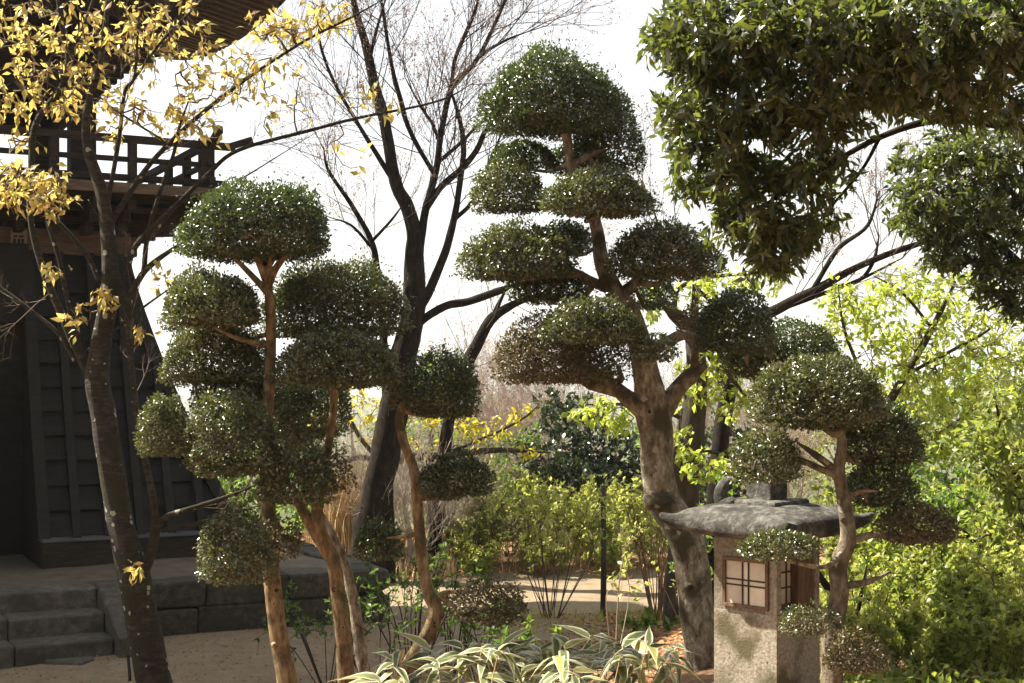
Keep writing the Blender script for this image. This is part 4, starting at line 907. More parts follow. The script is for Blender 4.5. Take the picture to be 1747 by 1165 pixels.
# lime-leaved tree with a dark trunk directly behind the tallest clipped tree
lime = leafy('maple_tree', 'dark stemmed maple in fresh lime green leaf right behind the tallest clipped tree', 'tree', 10.5,
    [[(1160, 1000, 26), (1166, 900, 25), (1172, 780, 24), (1184, 690, 22), (1188, 620, 18), (1180, 570, 15), (1150, 535, 13), (1120, 505, 9)], [(1186, 610, 10), (1185, 540, 9), (1188, 480, 7), (1200, 430, 4)], [(1188, 600, 8), (1220, 590, 7), (1245, 640, 6), (1275, 680, 5)], [(1178, 720, 7), (1130, 700, 5), (1060, 690, 4), (1000, 690, 2)], [(1174, 770, 6), (1210, 770, 5), (1250, 780, 3)], [(1150, 540, 6), (1160, 490, 5), (1230, 470, 4), (1320, 470, 3)]],
    [(1215, 490, 75, 34, 10.5, .5), (1300, 478, 60, 24, 10.5, .4), (1190, 650, 50, 55, 10.4, .4), (1245, 630, 70, 50, 10.6, .4), (1020, 705, 55, 26, 10.2, .3, 1.5), (1060, 725, 30, 20, 10.2, .2), (1200, 790, 55, 28, 10.2, .3, 1.5), (1160, 745, 30, 25, 10.2, .2), (1120, 520, 40, 40, 10.5, .3), (1250, 690, 50, 30, 10.6, .3, .8), (1210, 560, 45, 30, 10.5, .3)],
    22, ('lime_leaf', .06, .55, 6, .6, .8, .3), 121, 'bark_dark', 'twig_brown', r0=.002, rmax=.014)
# yellow maple at the platform end
yellow = leafy('maple_tree', 'low spreading maple in yellow spring leaf beyond the crooked clipped tree', 'tree', 18.2,
    [[(628, 1010, 11), (634, 900, 10), (645, 830, 9), (655, 795, 9), (690, 782, 8), (750, 776, 7), (850, 768, 5), (940, 772, 3)], [(650, 800, 7), (620, 780, 6), (580, 790, 5), (540, 795, 3)], [(655, 795, 7), (645, 740, 6), (665, 690, 4), (690, 640, 3)], [(650, 790, 5), (610, 740, 5), (590, 690, 3)], [(750, 776, 4), (820, 750, 4), (890, 715, 3), (920, 690, 2)]],
    [(612, 685, 48, 36, 18.2, .4, 1.3), (665, 640, 40, 26, 18.2, .3, 1.2), (640, 735, 50, 30, 18.1, .4), (745, 712, 60, 26, 18.2, .3, 1.2), (815, 735, 60, 30, 18.2, .3, 1.3), (885, 705, 34, 22, 18.2, .25, 1.2), (905, 772, 34, 12, 18.2, .2, 1.4), (720, 760, 60, 25, 18.3, .3, .7), (560, 720, 40, 40, 18.5, .3, .6)],
    16, ('yellow_leaf', .08, .48, 6, .7, .8, .3), 131, 'bark_dark', 'twig_dark', r0=.003, rmax=.018)

# big evergreen oak overhanging from the right
oak = leafy('evergreen_oak', 'large evergreen oak with dark glossy leaves overhanging from above the lantern', 'tree', 5.3,
    [[(2010, 1200, 70, 6.0), (2000, 800, 64, 6.0), (1985, 500, 60, 6.0), (1970, 300, 52, 5.9), (1930, 150, 40, 5.8), (1850, 0, 30, 5.6), (1780, -150, 20, 5.4)],
     [(1975, 330, 26, 5.9), (1850, 250, 20, 5.7), (1720, 215, 15, 5.5), (1600, 205, 12, 5.4), (1500, 235, 9, 5.4), (1400, 290, 7, 5.3), (1320, 340, 5, 5.3), (1260, 370, 4, 5.3)],
     [(1600, 206, 9, 5.4), (1480, 180, 8, 5.3), (1360, 200, 7, 5.2), (1260, 240, 5, 5.2), (1180, 250, 3, 5.2)],
     [(1850, 60, 20, 5.6), (1700, 60, 14, 5.2), (1560, 70, 11, 5.0), (1420, 80, 9, 5.0), (1300, 70, 7, 5.0), (1190, 60, 4, 5.1)],
     [(1560, 72, 8, 5.0), (1450, 0, 6, 5.0), (1330, -20, 5, 5.0), (1200, -20, 3, 5.1)],
     [(1500, 236, 6, 5.4), (1470, 290, 5, 5.4), (1420, 350, 4, 5.4), (1370, 410, 3, 5.3)]],
    [(1160, 50, 75, 70, 5.2, .35), (1270, 60, 110, 90, 5.1, .4), (1400, 60, 120, 100, 5.0, .4), (1540, 60, 120, 100, 4.9, .4), (1670, 60, 100, 110, 4.9, .4), (1760, 40, 70, 90, 4.9, .4), (1170, 190, 60, 75, 5.2, .3), (1270, 200, 90, 70, 5.2, .35), (1390, 190, 90, 60, 5.15, .35), (1530, 160, 110, 50, 5.1, .35), (1660, 170, 90, 45, 5.1, .35), (1740, 185, 40, 35, 5.1, .3),
     (1220, 300, 75, 65, 5.25, .3), (1320, 310, 80, 60, 5.3, .3), (1410, 280, 50, 50, 5.4, .25, .6), (1270, 390, 72, 50, 5.25, .3), (1340, 400, 55, 60, 5.3, .25), (1310, 445, 55, 28, 5.25, .2), (1400, 360, 36, 40, 5.4, .2, .6), (1195, 110, 50, 60, 5.2, .3)],
    15, ('oak_leaf', .05, .32, 17, .45, .65, 1.0, .5), 141, thin=.6, bark='bark_bare', twig='twig_dark', singles=300, r0=.0014, rmax=.010)
oak2 = leafy('evergreen_oak', 'smaller evergreen oak with yellowish leaf tips standing behind the overhanging oak', 'tree', 8.0,
    [[(1830, 1050, 40), (1820, 800, 36), (1810, 600, 32), (1790, 450, 24), (1760, 300, 14), (1740, 200, 8)], [(1800, 520, 14), (1720, 430, 10), (1640, 380, 7), (1560, 350, 4)], [(1780, 400, 10), (1700, 300, 7), (1620, 270, 4)], [(1808, 600, 9), (1740, 540, 7), (1690, 500, 4)]],
    [(1600, 275, 75, 55, 8.0, .4), (1690, 270, 65, 70, 8.0, .4), (1740, 330, 40, 90, 8.1, .4), (1560, 350, 52, 60, 7.9, .35), (1640, 370, 90, 60, 8.0, .4), (1710, 430, 55, 60, 8.0, .4), (1610, 430, 50, 40, 8.0, .3), (1690, 480, 45, 45, 8.0, .3), (1735, 520, 30, 40, 8.0, .3, .8)],
    24, ('oak_leaf', .05, .36, 17, .35, .7, 1.0, .7), 143, thin=.6, bark='bark_dark', twig='twig_dark', r0=.0016, rmax=.010)

# bright green shrubs and young trees on the right
leafy('young_tree', 'airy young tree in pale lime leaf spreading above the small lantern tree', 'tree', 10.5,
    [[(1590, 1240, 16), (1560, 1165, 15), (1535, 1080, 14), (1512, 990, 13), (1490, 910, 12), (1478, 820, 10), (1500, 720, 9), (1545, 640, 7), (1590, 560, 6), (1630, 480, 4)], [(1500, 720, 5), (1470, 640, 5), (1440, 560, 4), (1430, 490, 3)], [(1545, 640, 5), (1620, 600, 4), (1690, 560, 3), (1747, 500, 2)], [(1590, 560, 4), (1540, 500, 4), (1490, 470, 3)], [(1478, 840, 5), (1540, 780, 5), (1600, 740, 4), (1660, 700, 3)]],
    [(1480, 520, 70, 50, 10.5, .5), (1560, 480, 80, 40, 10.5, .5, .9), (1640, 500, 80, 50, 10.5, .5, .8), (1500, 590, 80, 50, 10.5, .5), (1600, 580, 90, 60, 10.5, .5), (1700, 570, 60, 60, 10.5, .5, .8), (1560, 660, 90, 50, 10.4, .5), (1660, 660, 90, 60, 10.4, .5, .9), (1430, 500, 40, 30, 10.5, .3), (1600, 750, 80, 60, 10.3, .5), (1420, 560, 30, 50, 10.6, .3)],
    22, ('lime_leaf', .058, .5, 6, .5, .8, .4), 151, thin=.7, bark='bark_dark', twig='twig_brown', r0=.0018, rmax=.012)
leafy('evergreen_shrub', 'bushy shrub with pale edged glossy leaves near the smaller oak', 'shrub', 8.6,
    [[(1790, 1240, 14), (1780, 1100, 13), (1765, 950, 12), (1745, 850, 9), (1715, 760, 6), (1700, 690, 4)], [(1745, 850, 6), (1700, 820, 5), (1660, 780, 3)], [(1770, 950, 7), (1700, 950, 7), (1640, 905, 5), (1590, 880, 3)]],
    [(1720, 720, 50, 60, 8.6, .35), (1700, 800, 60, 50, 8.6, .35), (1730, 860, 40, 60, 8.6, .3), (1670, 760, 45, 40, 8.6, .3), (1690, 900, 60, 40, 8.6, .3, .8)], 22, ('green_leaf', .058, .42, 10, .3, .8, .6), 153, 'bark_dark', 'twig_brown', r0=.0018, rmax=.012)
leafy('shrub', 'mid green shrub with a thick dark slanting stem behind the lantern tree', 'shrub', 8.9,
    [[(1625, 1240, 20), (1645, 1160, 19), (1668, 1090, 18), (1690, 1010, 16), (1700, 950, 12), (1712, 880, 8), (1690, 800, 5)], [(1690, 1010, 9), (1730, 980, 7), (1775, 940, 5)], [(1680, 1040, 7), (1640, 1000, 5), (1600, 990, 3)]],
    [(1650, 930, 80, 60, 8.9, .4), (1720, 960, 50, 70, 8.9, .4), (1600, 980, 60, 50, 8.9, .35), (1700, 1050, 60, 50, 8.8, .35), (1620, 870, 70, 50, 9.1, .35)], 24, ('shrub_green', .05, .5, 7, .35, .8, .5), 155, 'bark_dark', 'twig_brown', r0=.0018, rmax=.012)
leafy('shrub', 'shrub with a pale tan forking stem and small green leaves behind the lantern tree', 'shrub', 8.4,
    [[(1570, 1240, 13), (1574, 1165, 12), (1582, 1110, 11), (1598, 1080, 11), (1630, 1060, 8), (1655, 1030, 6), (1700, 1000, 3)], [(1594, 1085, 8), (1600, 1050, 7), (1606, 1000, 5), (1612, 940, 3)], [(1575, 1140, 5), (1540, 1080, 4), (1510, 1030, 3)]],
    [(1560, 1010, 60, 50, 8.4, .35), (1640, 1000, 60, 40, 8.4, .3), (1540, 1110, 50, 40, 8.3, .3), (1630, 1120, 60, 50, 8.2, .3), (1700, 1120, 55, 50, 8.2, .3), (1600, 940, 50, 40, 8.5, .3)], 22, ('green_leaf', .044, .55, 7, .3, .8, .5), 157, 'bark_grey', 'twig_brown', r0=.0018, rmax=.010)
leafy('shrub', 'leafy green bush filling the gap beneath the lime young tree', 'shrub', 10.0,
    [[(1520, 1130, 9), (1510, 1000, 8), (1520, 900, 7), (1540, 820, 5), (1560, 760, 3)], [(1512, 980, 5), (1470, 900, 4), (1450, 860, 3)], [(1520, 900, 5), (1580, 860, 4), (1640, 830, 3)]],
    [(1540, 800, 80, 50, 10, .5), (1620, 820, 80, 50, 10, .5), (1500, 880, 70, 50, 10, .4), (1590, 900, 80, 50, 10, .4), (1480, 960, 50, 40, 10, .3), (1660, 860, 60, 50, 10, .4), (1690, 740, 50, 50, 10.2, .4)], 22, ('shrub_green', .052, .5, 7, .4, .8, .5), 159, 'bark_dark', 'twig_brown', r0=.0018, rmax=.010)
leafy('dead_branch_shrub', 'nearly leafless dark slanting shrub stem behind the lantern tree trunk', 'shrub', 7.6,
    [[(1585, 1240, 11), (1545, 1150, 10), (1480, 1085, 9), (1440, 1040, 8), (1400, 985, 6), (1380, 950, 4)], [(1460, 1065, 5), (1470, 1010, 4), (1480, 960, 3)]],
    [(1470, 990, 50, 50, 7.6, .3), (1520, 1080, 50, 40, 7.6, .3, .6)], 3.0, ('shrub_green', .035, .5, 3, .3, .9, .3), 161, 'bark_bare', 'twig_dark', r0=.0018, rmax=.010)

# unseen evergreen added left of the view to cast shade on sand and steps
leafy('evergreen_oak', 'dense unseen evergreen oak added beside the courtyard to shade the steps and the sand', 'tree', 11.0,
    [[(-740, 1100, 60), (-745, 800, 55), (-730, 500, 45), (-720, 250, 30), (-715, 50, 15)], [(-735, 560, 24), (-620, 400, 16), (-500, 300, 8)], [(-730, 480, 24), (-860, 350, 16), (-960, 250, 8)], [(-725, 350, 18), (-640, 200, 10), (-580, 100, 6)]],
    [(-720, 150, 330, 260, 11.0, 1.6), (-560, 330, 240, 160, 10.6, 1.3), (-640, 100, 330, 260, 9.8, 1.6), (-800, -50, 300, 220, 9.6, 1.5), (-860, 330, 240, 180, 11.4, 1.3), (-700, 420, 260, 130, 11.0, 1.4)],
    4.2, ('oak_leaf', .19, .55, 14, .5, .8, .9, .6), 165, 'bark_dark', 'twig_dark', r0=.004, rmax=.03)

# unseen evergreens added behind and beside the viewpoint to block sky light
for k, (x, y, hh, rr) in enumerate(((-7.5, -5.5, 11, 3.2), (-2.2, -7.5, 12, 3.4), (3.2, -6.5, 11, 3.4), (7.6, -2.5, 11, 3.2), (8.2, 3.5, 9, 2.4))):
    r = rng(600 + k); z0 = G(x, y)
    t = thing('shade_evergreen', ('broad dark evergreen added for shade across the courtyard from the bell tower', 'tallest dark evergreen added for shade across the bamboo grass from the clipped trees', 'full crowned dark evergreen added for shade facing the stout grey trunk across the bamboo grass', 'dark evergreen added for shade facing the stone lantern from the open side', 'smaller dark evergreen added for shade level with the lantern beside the big oak')[k], 'tree', (x, y, z0), 0, 'unseen evergreens added for shade')
    P, R = spline([(x, y, z0 - .1), (x + .1, y, z0 + hh * .4), (x, y + .1, z0 + hh * .85)], [.3, .22, .08]); V, Fc = tube_vf(P, R, 10, .05, k); mesh_obj('trunk', V, Fc, M['bark_dark'], t, smooth=True)
    d = norm(r.normal(0, 1, (150, 3))); tp = np.array([x, y, z0 + hh * .58]) + d * r.uniform(.4, 1, (150, 1)) ** .5 * np.array([rr, rr, hh * .44])
    N_, par, cnt, kk = grow(P[4:], tp); V, Fc = twig_vf(N_, par, cnt, kk, .008, .45, .08, 4, 0, k); mesh_obj('limbs', V, Fc, M['bark_dark'], t)['kind'] = 'stuff'
    B = np.repeat(tp, 34, 0) + r.normal(0, .42, (150 * 34, 3)); D = norm(r.normal(0, 1, B.shape)); Nn = norm(r.normal(0, .8, B.shape) + [0, 0, .6]); V, Fc = leaf_vf(B, D, Nn, .34, .2)
    mesh_obj('crown', V, Fc, M['camellia'], t)['kind'] = 'stuff'

# camellia, evergreen bushes behind the path
leafy('camellia', 'rounded dark camellia with glossy leaves across the sandy path', 'shrub', 19.6,
    [[(985, 960, 12), (990, 880, 11), (985, 800, 8), (980, 720, 5)], [(988, 860, 7), (940, 800, 5), (910, 760, 3)], [(988, 850, 7), (1050, 790, 5), (1085, 740, 3)]],
    [(990, 720, 70, 50, 19.6, .6), (940, 780, 70, 60, 19.6, .6), (1040, 780, 80, 70, 19.6, .6), (990, 820, 100, 60, 19.4, .6), (1070, 840, 50, 50, 19.4, .5), (910, 830, 40, 40, 19.4, .4), (950, 690, 50, 30, 19.8, .4)], 26, ('camellia', .09, .58, 8, .45, .8, .7), 171, 'bark_dark', 'twig_dark', r0=.0025, rmax=.012)
leafy('camellia', 'dark glossy camellia behind the stem of the lime leaved maple', 'shrub', 18.4,
    [[(1225, 940, 10), (1228, 860, 9), (1222, 780, 6), (1220, 720, 4)], [(1226, 840, 6), (1180, 800, 4), (1160, 770, 3)], [(1226, 840, 6), (1270, 790, 4), (1290, 740, 3)]],
    [(1225, 740, 60, 45, 18.4, .5), (1200, 800, 70, 50, 18.4, .5), (1270, 790, 50, 60, 18.4, .5), (1220, 860, 70, 50, 18.2, .5)], 24, ('camellia', .085, .58, 8, .45, .8, .6), 173, 'bark_dark', 'twig_dark', r0=.0025, rmax=.012)
leafy('evergreen_shrub', 'mid green rounded bush on two thin stems in front of the camellia', 'shrub', 18.9,
    [[(832, 985, 6), (830, 930, 6), (826, 880, 5), (825, 830, 3)], [(831, 930, 4), (850, 880, 4), (870, 840, 3)]],
    [(830, 840, 60, 46, 18.9, .45), (880, 850, 45, 40, 18.8, .4), (790, 860, 40, 30, 18.9, .3), (850, 800, 50, 30, 18.9, .3)], 30, ('shrub_green', .055, .5, 8, .3, .8, .6), 175, 'bark_dark', 'twig_dark', r0=.002, rmax=.010)
leafy('evergreen_shrub', 'olive green leafy bush under the yellow maple branches', 'shrub', 19.2,
    [[(770, 960, 7), (768, 860, 6), (765, 780, 4)], [(768, 860, 4), (720, 800, 3)], [(768, 850, 4), (850, 790, 3)]],
    [(760, 745, 70, 40, 19.2, .5), (840, 760, 60, 40, 19.2, .5), (700, 760, 40, 40, 19.2, .4), (890, 745, 50, 30, 19.5, .4)], 22, ('shrub_green', .055, .5, 8, .3, .8, .6), 177, 'bark_dark', 'twig_dark', r0=.002, rmax=.010)
leafy('evergreen_shrub', 'dark evergreen bush filling the gap between tower skirt and dry grass', 'shrub', 22.0,
    [[(470, 930, 8), (468, 780, 7), (465, 660, 4)], [(469, 800, 4), (520, 700, 3)], [(469, 800, 4), (420, 700, 3)]],
    [(465, 660, 60, 50, 22, .8), (520, 720, 60, 60, 22, .8), (425, 720, 50, 60, 22, .8), (480, 800, 80, 60, 22, .8)], 22, ('camellia', .11, .55, 8, .3, .8, .6), 179, 'bark_dark', 'twig_brown', r0=.0025, rmax=.012)
for k, (px, py, y, lb) in enumerate(((395, 800, 21.0, 'dark evergreen bush pressed against the far corner of the tower skirt'), (545, 850, 20.5, 'low evergreen bush behind the tall dry straw grass'))):
    leafy('evergreen_shrub', lb, 'shrub', y, [[(px, 935, 7), (px + 3, py + 40, 6), (px, py - 10, 3)], [(px, 900, 4), (px - 40, py, 3)], [(px, 900, 4), (px + 40, py, 3)]],
        [(px, py, 60, 60, y, .7), (px - 30, py + 50, 55, 50, y, .7), (px + 35, py + 50, 55, 50, y, .7)], 24, ('shrub_green', .09, .5, 8, .3, .8, .6), 701 + k, 'bark_dark', 'twig_brown', r0=.0025, rmax=.012)
leafy('evergreen_shrub', 'dark rounded tree top showing above the crooked clipped dome, next to the bare trunk', 'shrub', 21.0,
    [[(735, 930, 8), (735, 780, 7), (738, 680, 5), (740, 620, 3)], [(736, 720, 4), (770, 660, 3)]],
    [(735, 630, 45, 45, 21, .6), (775, 660, 40, 40, 21, .6), (720, 690, 50, 50, 21, .6)], 30, ('shrub_green', .08, .5, 8, .3, .8, .6), 178, 'bark_dark', 'twig_brown', r0=.0025, rmax=.012)

# trees standing lower down the slope
far_kinds = [('shrub_green', 'olive green broadleaf tree on the slope below the garden'), ('green_leaf', 'pale green broadleaf tree in new leaf on the slope below the garden'), ('bud_pink', 'pinkish budding tree on the slope below the garden')]
for k, (px, top, rx, y, kd) in enumerate(((520, 640, 60, 30, 0), (600, 650, 70, 34, 2), (690, 655, 70, 30, 0), (770, 668, 70, 33, 2), (850, 650, 70, 30, 2), (930, 662, 60, 34, 0), (1000, 655, 70, 30, 2), (1080, 668, 60, 33, 0), (1150, 690, 60, 30, 1), (1240, 700, 70, 34, 2), (1330, 640, 80, 30, 1), (1430, 600, 90, 28, 1), (1540, 560, 100, 26, 1), (1650, 540, 100, 27, 0), (1750, 520, 90, 25, 1), (440, 660, 60, 33, 2))):
    x0 = (px - PX) / F * y; gb = HOR + (CZ - G(x0, y)) * F / y; hgt = gb - top
    mt, lb = far_kinds[kd]
    leafy('slope_tree', lb, 'tree', y, [[(px, gb, 6), (px + 3, gb - hgt * .4, 5), (px - 2, gb - hgt * .8, 3)], [(px, gb - hgt * .3, 3), (px - rx * .5, gb - hgt * .6, 2)], [(px, gb - hgt * .35, 3), (px + rx * .5, gb - hgt * .65, 2)]],
        [(px, top + hgt * .3, rx * .8, hgt * .3, y, 1.0), (px - rx * .4, top + hgt * .5, rx * .7, hgt * .3, y, .9), (px + rx * .4, top + hgt * .55, rx * .7, hgt * .3, y, .9)],
        11 if kd < 2 else 16, (mt, .12 if kd < 2 else .05, .55, 9 if kd < 2 else 3, .3, .9, .9), 501 + k, 'twig_pale', 'twig_pale', group='trees on the slope below the garden', r0=.006, rmax=.03, two=False)

# leafless thicket on the slope behind
th = [(800, 700, 60, 60, 22, '  '), (880, 690, 70, 60, 23.5, ''), (950, 690, 60, 60, 22.5, ''), (840, 760, 80, 70, 20.5, ''), (1290, 730, 50, 60, 20, ''), (1340, 780, 50, 60, 19, ''), (1180, 700, 40, 40, 24, '')]
for k, (px, py, rx, ry, y, _) in enumerate(th):
    gb = HOR + (CZ - G((px - PX) / F * y, y)) * F / y
    leafy('bare_shrub', 'leafless grey pink thicket shrub on the slope beyond the path', 'shrub', y,
        [[(px, gb, 6), (px + 4, (gb + py) / 2, 5), (px - 5, py, 3)], [(px, gb - 10, 4), (px - rx * .4, (gb + py) / 2, 3), (px - rx * .6, py - ry * .3, 2)], [(px, gb - 10, 4), (px + rx * .5, (gb + py) / 2, 3), (px + rx * .7, py - ry * .2, 2)]],
        [(px, py, rx, ry, y, .8), (px, (gb + py) / 2, rx * .8, (gb - py) * .35, y, .7, .5)], 22, ('bud_pink', .028, .5, 1, .1, 1.0, .2), 181 + k, 'twig_pale', 'twig_pale', r0=.0035, rmax=.014, group='leafless thicket shrubs', two=False, sp=(16, 1.3, .006, 3, .2, 1, 6))
br = [(690, 850, 50, 70, 17.5), (740, 870, 50, 70, 18.5), (785, 890, 40, 60, 18.0), (650, 830, 40, 60, 19)]
for k, (px, py, rx, ry, y) in enumerate(br):
    gb = HOR + (CZ - G((px - PX) / F * y, y)) * F / y
    leafy('bare_shrub', 'tangled pale leafless bush behind the crooked orange brown stem', 'shrub', y,
        [[(px, gb, 7), (px + 8, (gb + py) / 2, 6), (px - 5, py, 4)], [(px, gb, 5), (px - rx * .4, (gb + py) / 2, 5), (px - rx * .7, py - ry * .3, 3)], [(px, gb, 5), (px + rx * .5, (gb + py) / 2, 5), (px + rx * .7, py - ry * .2, 3)]],
        [(px, py, rx, ry, y, .6), (px, (gb + py) / 2, rx, (gb - py) * .4, y, .5, .8)], 34, None, 191 + k, 'twig_pale', 'twig_pale', r0=.004, rmax=.016, group='tangled leafless bushes', two=True, sp=(18, 1.0, .007, 3, .0, 0, 6))

# ------------------------------------------------------------------ many-stemmed garden shrubs
def stem_shrub(name, label, px, py, Y, n, h, spread, leaf, mat, seed, group, twigs=3, r0=.006, lean=0.0, cat='shrub'):
    r = rng(seed); b = W(px, py, Y); b[2] = G(b[0], b[1])
    t = thing(name, label, cat, tuple(b), 0, group); LP = []; LD = []
    for i in range(n):
        a = r.uniform(0, 6.283); s = spread * math.sqrt(r.uniform(.05, 1)); hh = h * r.uniform(.65, 1.0)
        tip = b + np.array([math.cos(a) * s + lean * hh, math.sin(a) * s * .8, hh])
        st_ = b + np.array([math.cos(a), math.sin(a), 0]) * s * .12 + np.array([0, 0, -.03])
        mid = st_ * .45 + tip * .55 + np.array([0, 0, .1 * hh]) + r.normal(0, .075 * h, 3)
        q2 = mid * .5 + tip * .5 + r.normal(0, .05 * h, 3)
        P, R = spline([st_, mid, q2, tip], np.array([1, .78, .58, .35]) * r0 * r.uniform(.6, 1.15), n=5)
        Vs, Fs = tube_vf(P, R, 5, .04, seed + i); Vs = [Vs]; Fl = list(Fs); off = len(Vs[0])
        LP.append(P[-1]); LD.append(norm(P[-1] - P[-2]))
        for q in range(twigs):
            j = r.integers(5, len(P) - 1); d = norm(norm(P[j + 1 if j + 1 < len(P) else j] - P[j - 1]) + r.normal(0, .55, 3) + [0, 0, .25]); l = r.uniform(.1, .26) * h
            pp, rr = spline([P[j], P[j] + d * l * .5 + r.normal(0, .01, 3), P[j] + d * l + [0, 0, .04 * l]], [r0 * .5, r0 * .38, r0 * .25], n=3)
            v, f = tube_vf(pp, rr, 4, 0, 0); Vs.append(v); Fl += [tuple(x + off for x in ff) for ff in f]; off += len(v)
            LP.append(pp[-1]); LD.append(norm(pp[-1] - pp[-2]))
        mesh_obj('stem', np.concatenate(Vs), Fl, M[mat], t, smooth=True)
    if leaf:
        lm, L, wr, per, extra = leaf; LP = np.array(LP); LD = np.array(LD)
        ex = np.repeat(LP, extra, 0) - np.repeat(LD, extra, 0) * r.uniform(.02, (.25 if extra < 3 else .6) * h, (len(LP) * extra, 1)); LP2 = np.concatenate([LP, ex]); LD2 = np.concatenate([LD, np.repeat(LD, extra, 0)])
        B = np.repeat(LP2, per, 0); D = norm(np.repeat(LD2, per, 0) * .6 + r.normal(0, .75, B.shape)); Nn = norm(r.normal(0, .6, B.shape) + [0, 0, .7]); Ls = L * r.uniform(.55, 1.25, len(B))
        V, Fc = leaf_vf(B, D, Nn, Ls, Ls * wr, five=L > .04); mesh_obj('foliage', V, Fc, M[lm], t)['kind'] = 'stuff'
        LEAFCOUNT[0] += len(B)
    return t
hg = 'budding hydrangea bushes along the path'
big = stem_shrub('hydrangea', 'broad hydrangea of arching brown stems with bright green buds in front of the path', 940, 1070, 12.0, 15, 1.15, .62, ('hydrangea', .055, .6, 5, 1), 'twig_brown', 201, hg, 4, .006)
for k, (px, y, h, s) in enumerate(((795, 17.9, .72, .42), (845, 18.1, .85, .45), (900, 17.9, .9, .45), (955, 18.2, .95, .48), (1010, 17.9, 1.0, .45), (1060, 18.2, 1.0, .42), (1110, 17.8, .95, .42), (870, 18.7, 1.0, .5), (980, 18.8, 1.05, .5), (1150, 18.4, .9, .4), (820, 17.5, .42, .34), (930, 17.5, .45, .34), (1040, 17.5, .42, .32))):
    stem_shrub('hydrangea', 'low bushy hydrangea in fresh yellow green leaf lining the sandy path', px, 1000, y, 14, h * (.78, 1.12, .9, 1.05, .7, 1.0, .85, 1.15, .8, 1.0, .9, 1, 1, 1)[k], s, ('hydrangea', .058, .6, 6, 4), 'twig_red', 211 + k, hg, 4, .005)
for k, (px, y, h, s, n) in enumerate(((560, 8.9, .62, .42, 10), (650, 8.6, .72, .42, 12), (705, 9.2, .85, .34, 12), (770, 9.4, .75, .3, 9), (820, 9.0, .55, .28, 9))):
    stem_shrub('hydrangea', 'sparse dark stemmed hydrangea with tight green buds near the clipped tree stems', px, 1165, y, n, h, s, ('bud_leaf', .04, .55, 4, 1), 'twig_dark', 231 + k, 'shaded budding hydrangeas at the clipped trunks', 4, .0055)
stem_shrub('red_stem_shrub', 'clump of upright red brown stems beside the stout grey trunk', 1120, 1050, 11.6, 22, 1.05, .32, ('hydrangea', .035, .6, 3, 1), 'twig_red', 241, None, 3, .006)
stem_shrub('red_stem_shrub', 'small wiry red stemmed seedling shrub on the litter bank at the grey trunk', 1175, 1090, 9.6, 8, .45, .25, ('hydrangea', .03, .6, 2, 0), 'twig_red', 243, None, 3, .003)
stem_shrub('seedling', 'low leafy green seedling on the reddish litter bank', 1110, 1090, 10.0, 7, .16, .2, ('shrub_green', .055, .5, 5, 1), 'twig_brown', 245, None, 2, .003, cat='plant')
stem_shrub('seedling', 'leafy green sprig growing between the bamboo grass and the path hydrangea', 905, 1090, 8.6, 5, .42, .2, ('shrub_green', .06, .5, 6, 2), 'twig_brown', 247, None, 2, .004, cat='plant')
stem_shrub('sapling', 'thin pale upright sapling standing out of the bamboo grass', 1045, 1130, 9.0, 3, .85, .12, ('hydrangea', .045, .6, 3, 1), 'twig_pale', 249, None, 5, .005, cat='plant')
stem_shrub('young_shrub', 'leafy sprigs squeezed between the grey trunk and the lantern shaft', 1222, 1000, 7.9, 6, .95, .14, ('shrub_green', .035, .6, 5, 2), 'twig_brown', 251, None, 3, .004)
for k, (px, y, h, s) in enumerate(((1480, 7.9, .45, .3), (1560, 7.4, .4, .3), (1640, 7.6, .45, .35), (1720, 7.3, .5, .35), (1500, 9.6, .7, .4), (1440, 9.8, .8, .35), (1650, 9.6, .7, .45), (1730, 9.5, .8, .4), (1580, 10.6, .8, .45), (1500, 6.9, .34, .26), (1590, 6.7, .3, .28), (1680, 6.9, .36, .3), (1745, 6.6, .36, .26), (1540, 8.4, .5, .34), (1610, 8.6, .5, .34), (1700, 8.2, .55, .36), (1460, 8.8, .5, .3))):
    stem_shrub('undershrub', 'small mid green leafy undershrub in the dappled grass beyond the lantern tree' if k % 3 else 'small yellow green undershrub with larger fresh leaves beyond the lantern tree', px, 1165, y, 10, h, s, ('green_leaf' if k % 3 else 'hydrangea', .042, .55, 7, 3), 'twig_brown', 261 + k, 'undershrubs beyond the lantern tree', 4, .0045)
# stakes
stake = thing('wooden_stake', 'upright brown wooden stake among the path hydrangeas', 'stake', (W(1029, 1060, 12.5)[0], 12.5, 0))
b = W(1029, 1060, 12.5); V, Fc = tube_vf(np.array([[b[0], 12.5, G(b[0], 12.5) - .1], [b[0] + .005, 12.5, .8], [b[0], 12.5, 1.48]]), np.array([.027, .026, .023]), 8, .05, 2)
mesh_obj('post', V, Fc, M['bark_dark'], stake, smooth=True)
V, Fc = tube_vf(np.array([[b[0] - .03, 12.47, 1.2], [b[0], 12.465, 1.2], [b[0] + .03, 12.47, 1.2]]), np.array([.008, .009, .008]), 6); mesh_obj('tie', V, Fc, M['straw'], stake)
b = W(221, 1165, 9.05); pin = thing('iron_stake', 'thin black iron stake in the sand by the cherry trunk', 'stake', (b[0], 9.05, .48))
V, Fc = tube_vf(np.array([[b[0] + .01, 9.05, .3], [b[0], 9.05, .55], [b[0] - .01, 9.05, .66]]), np.array([.011, .011, .010]), 6); mesh_obj('rod', V, Fc, M['iron'], pin)

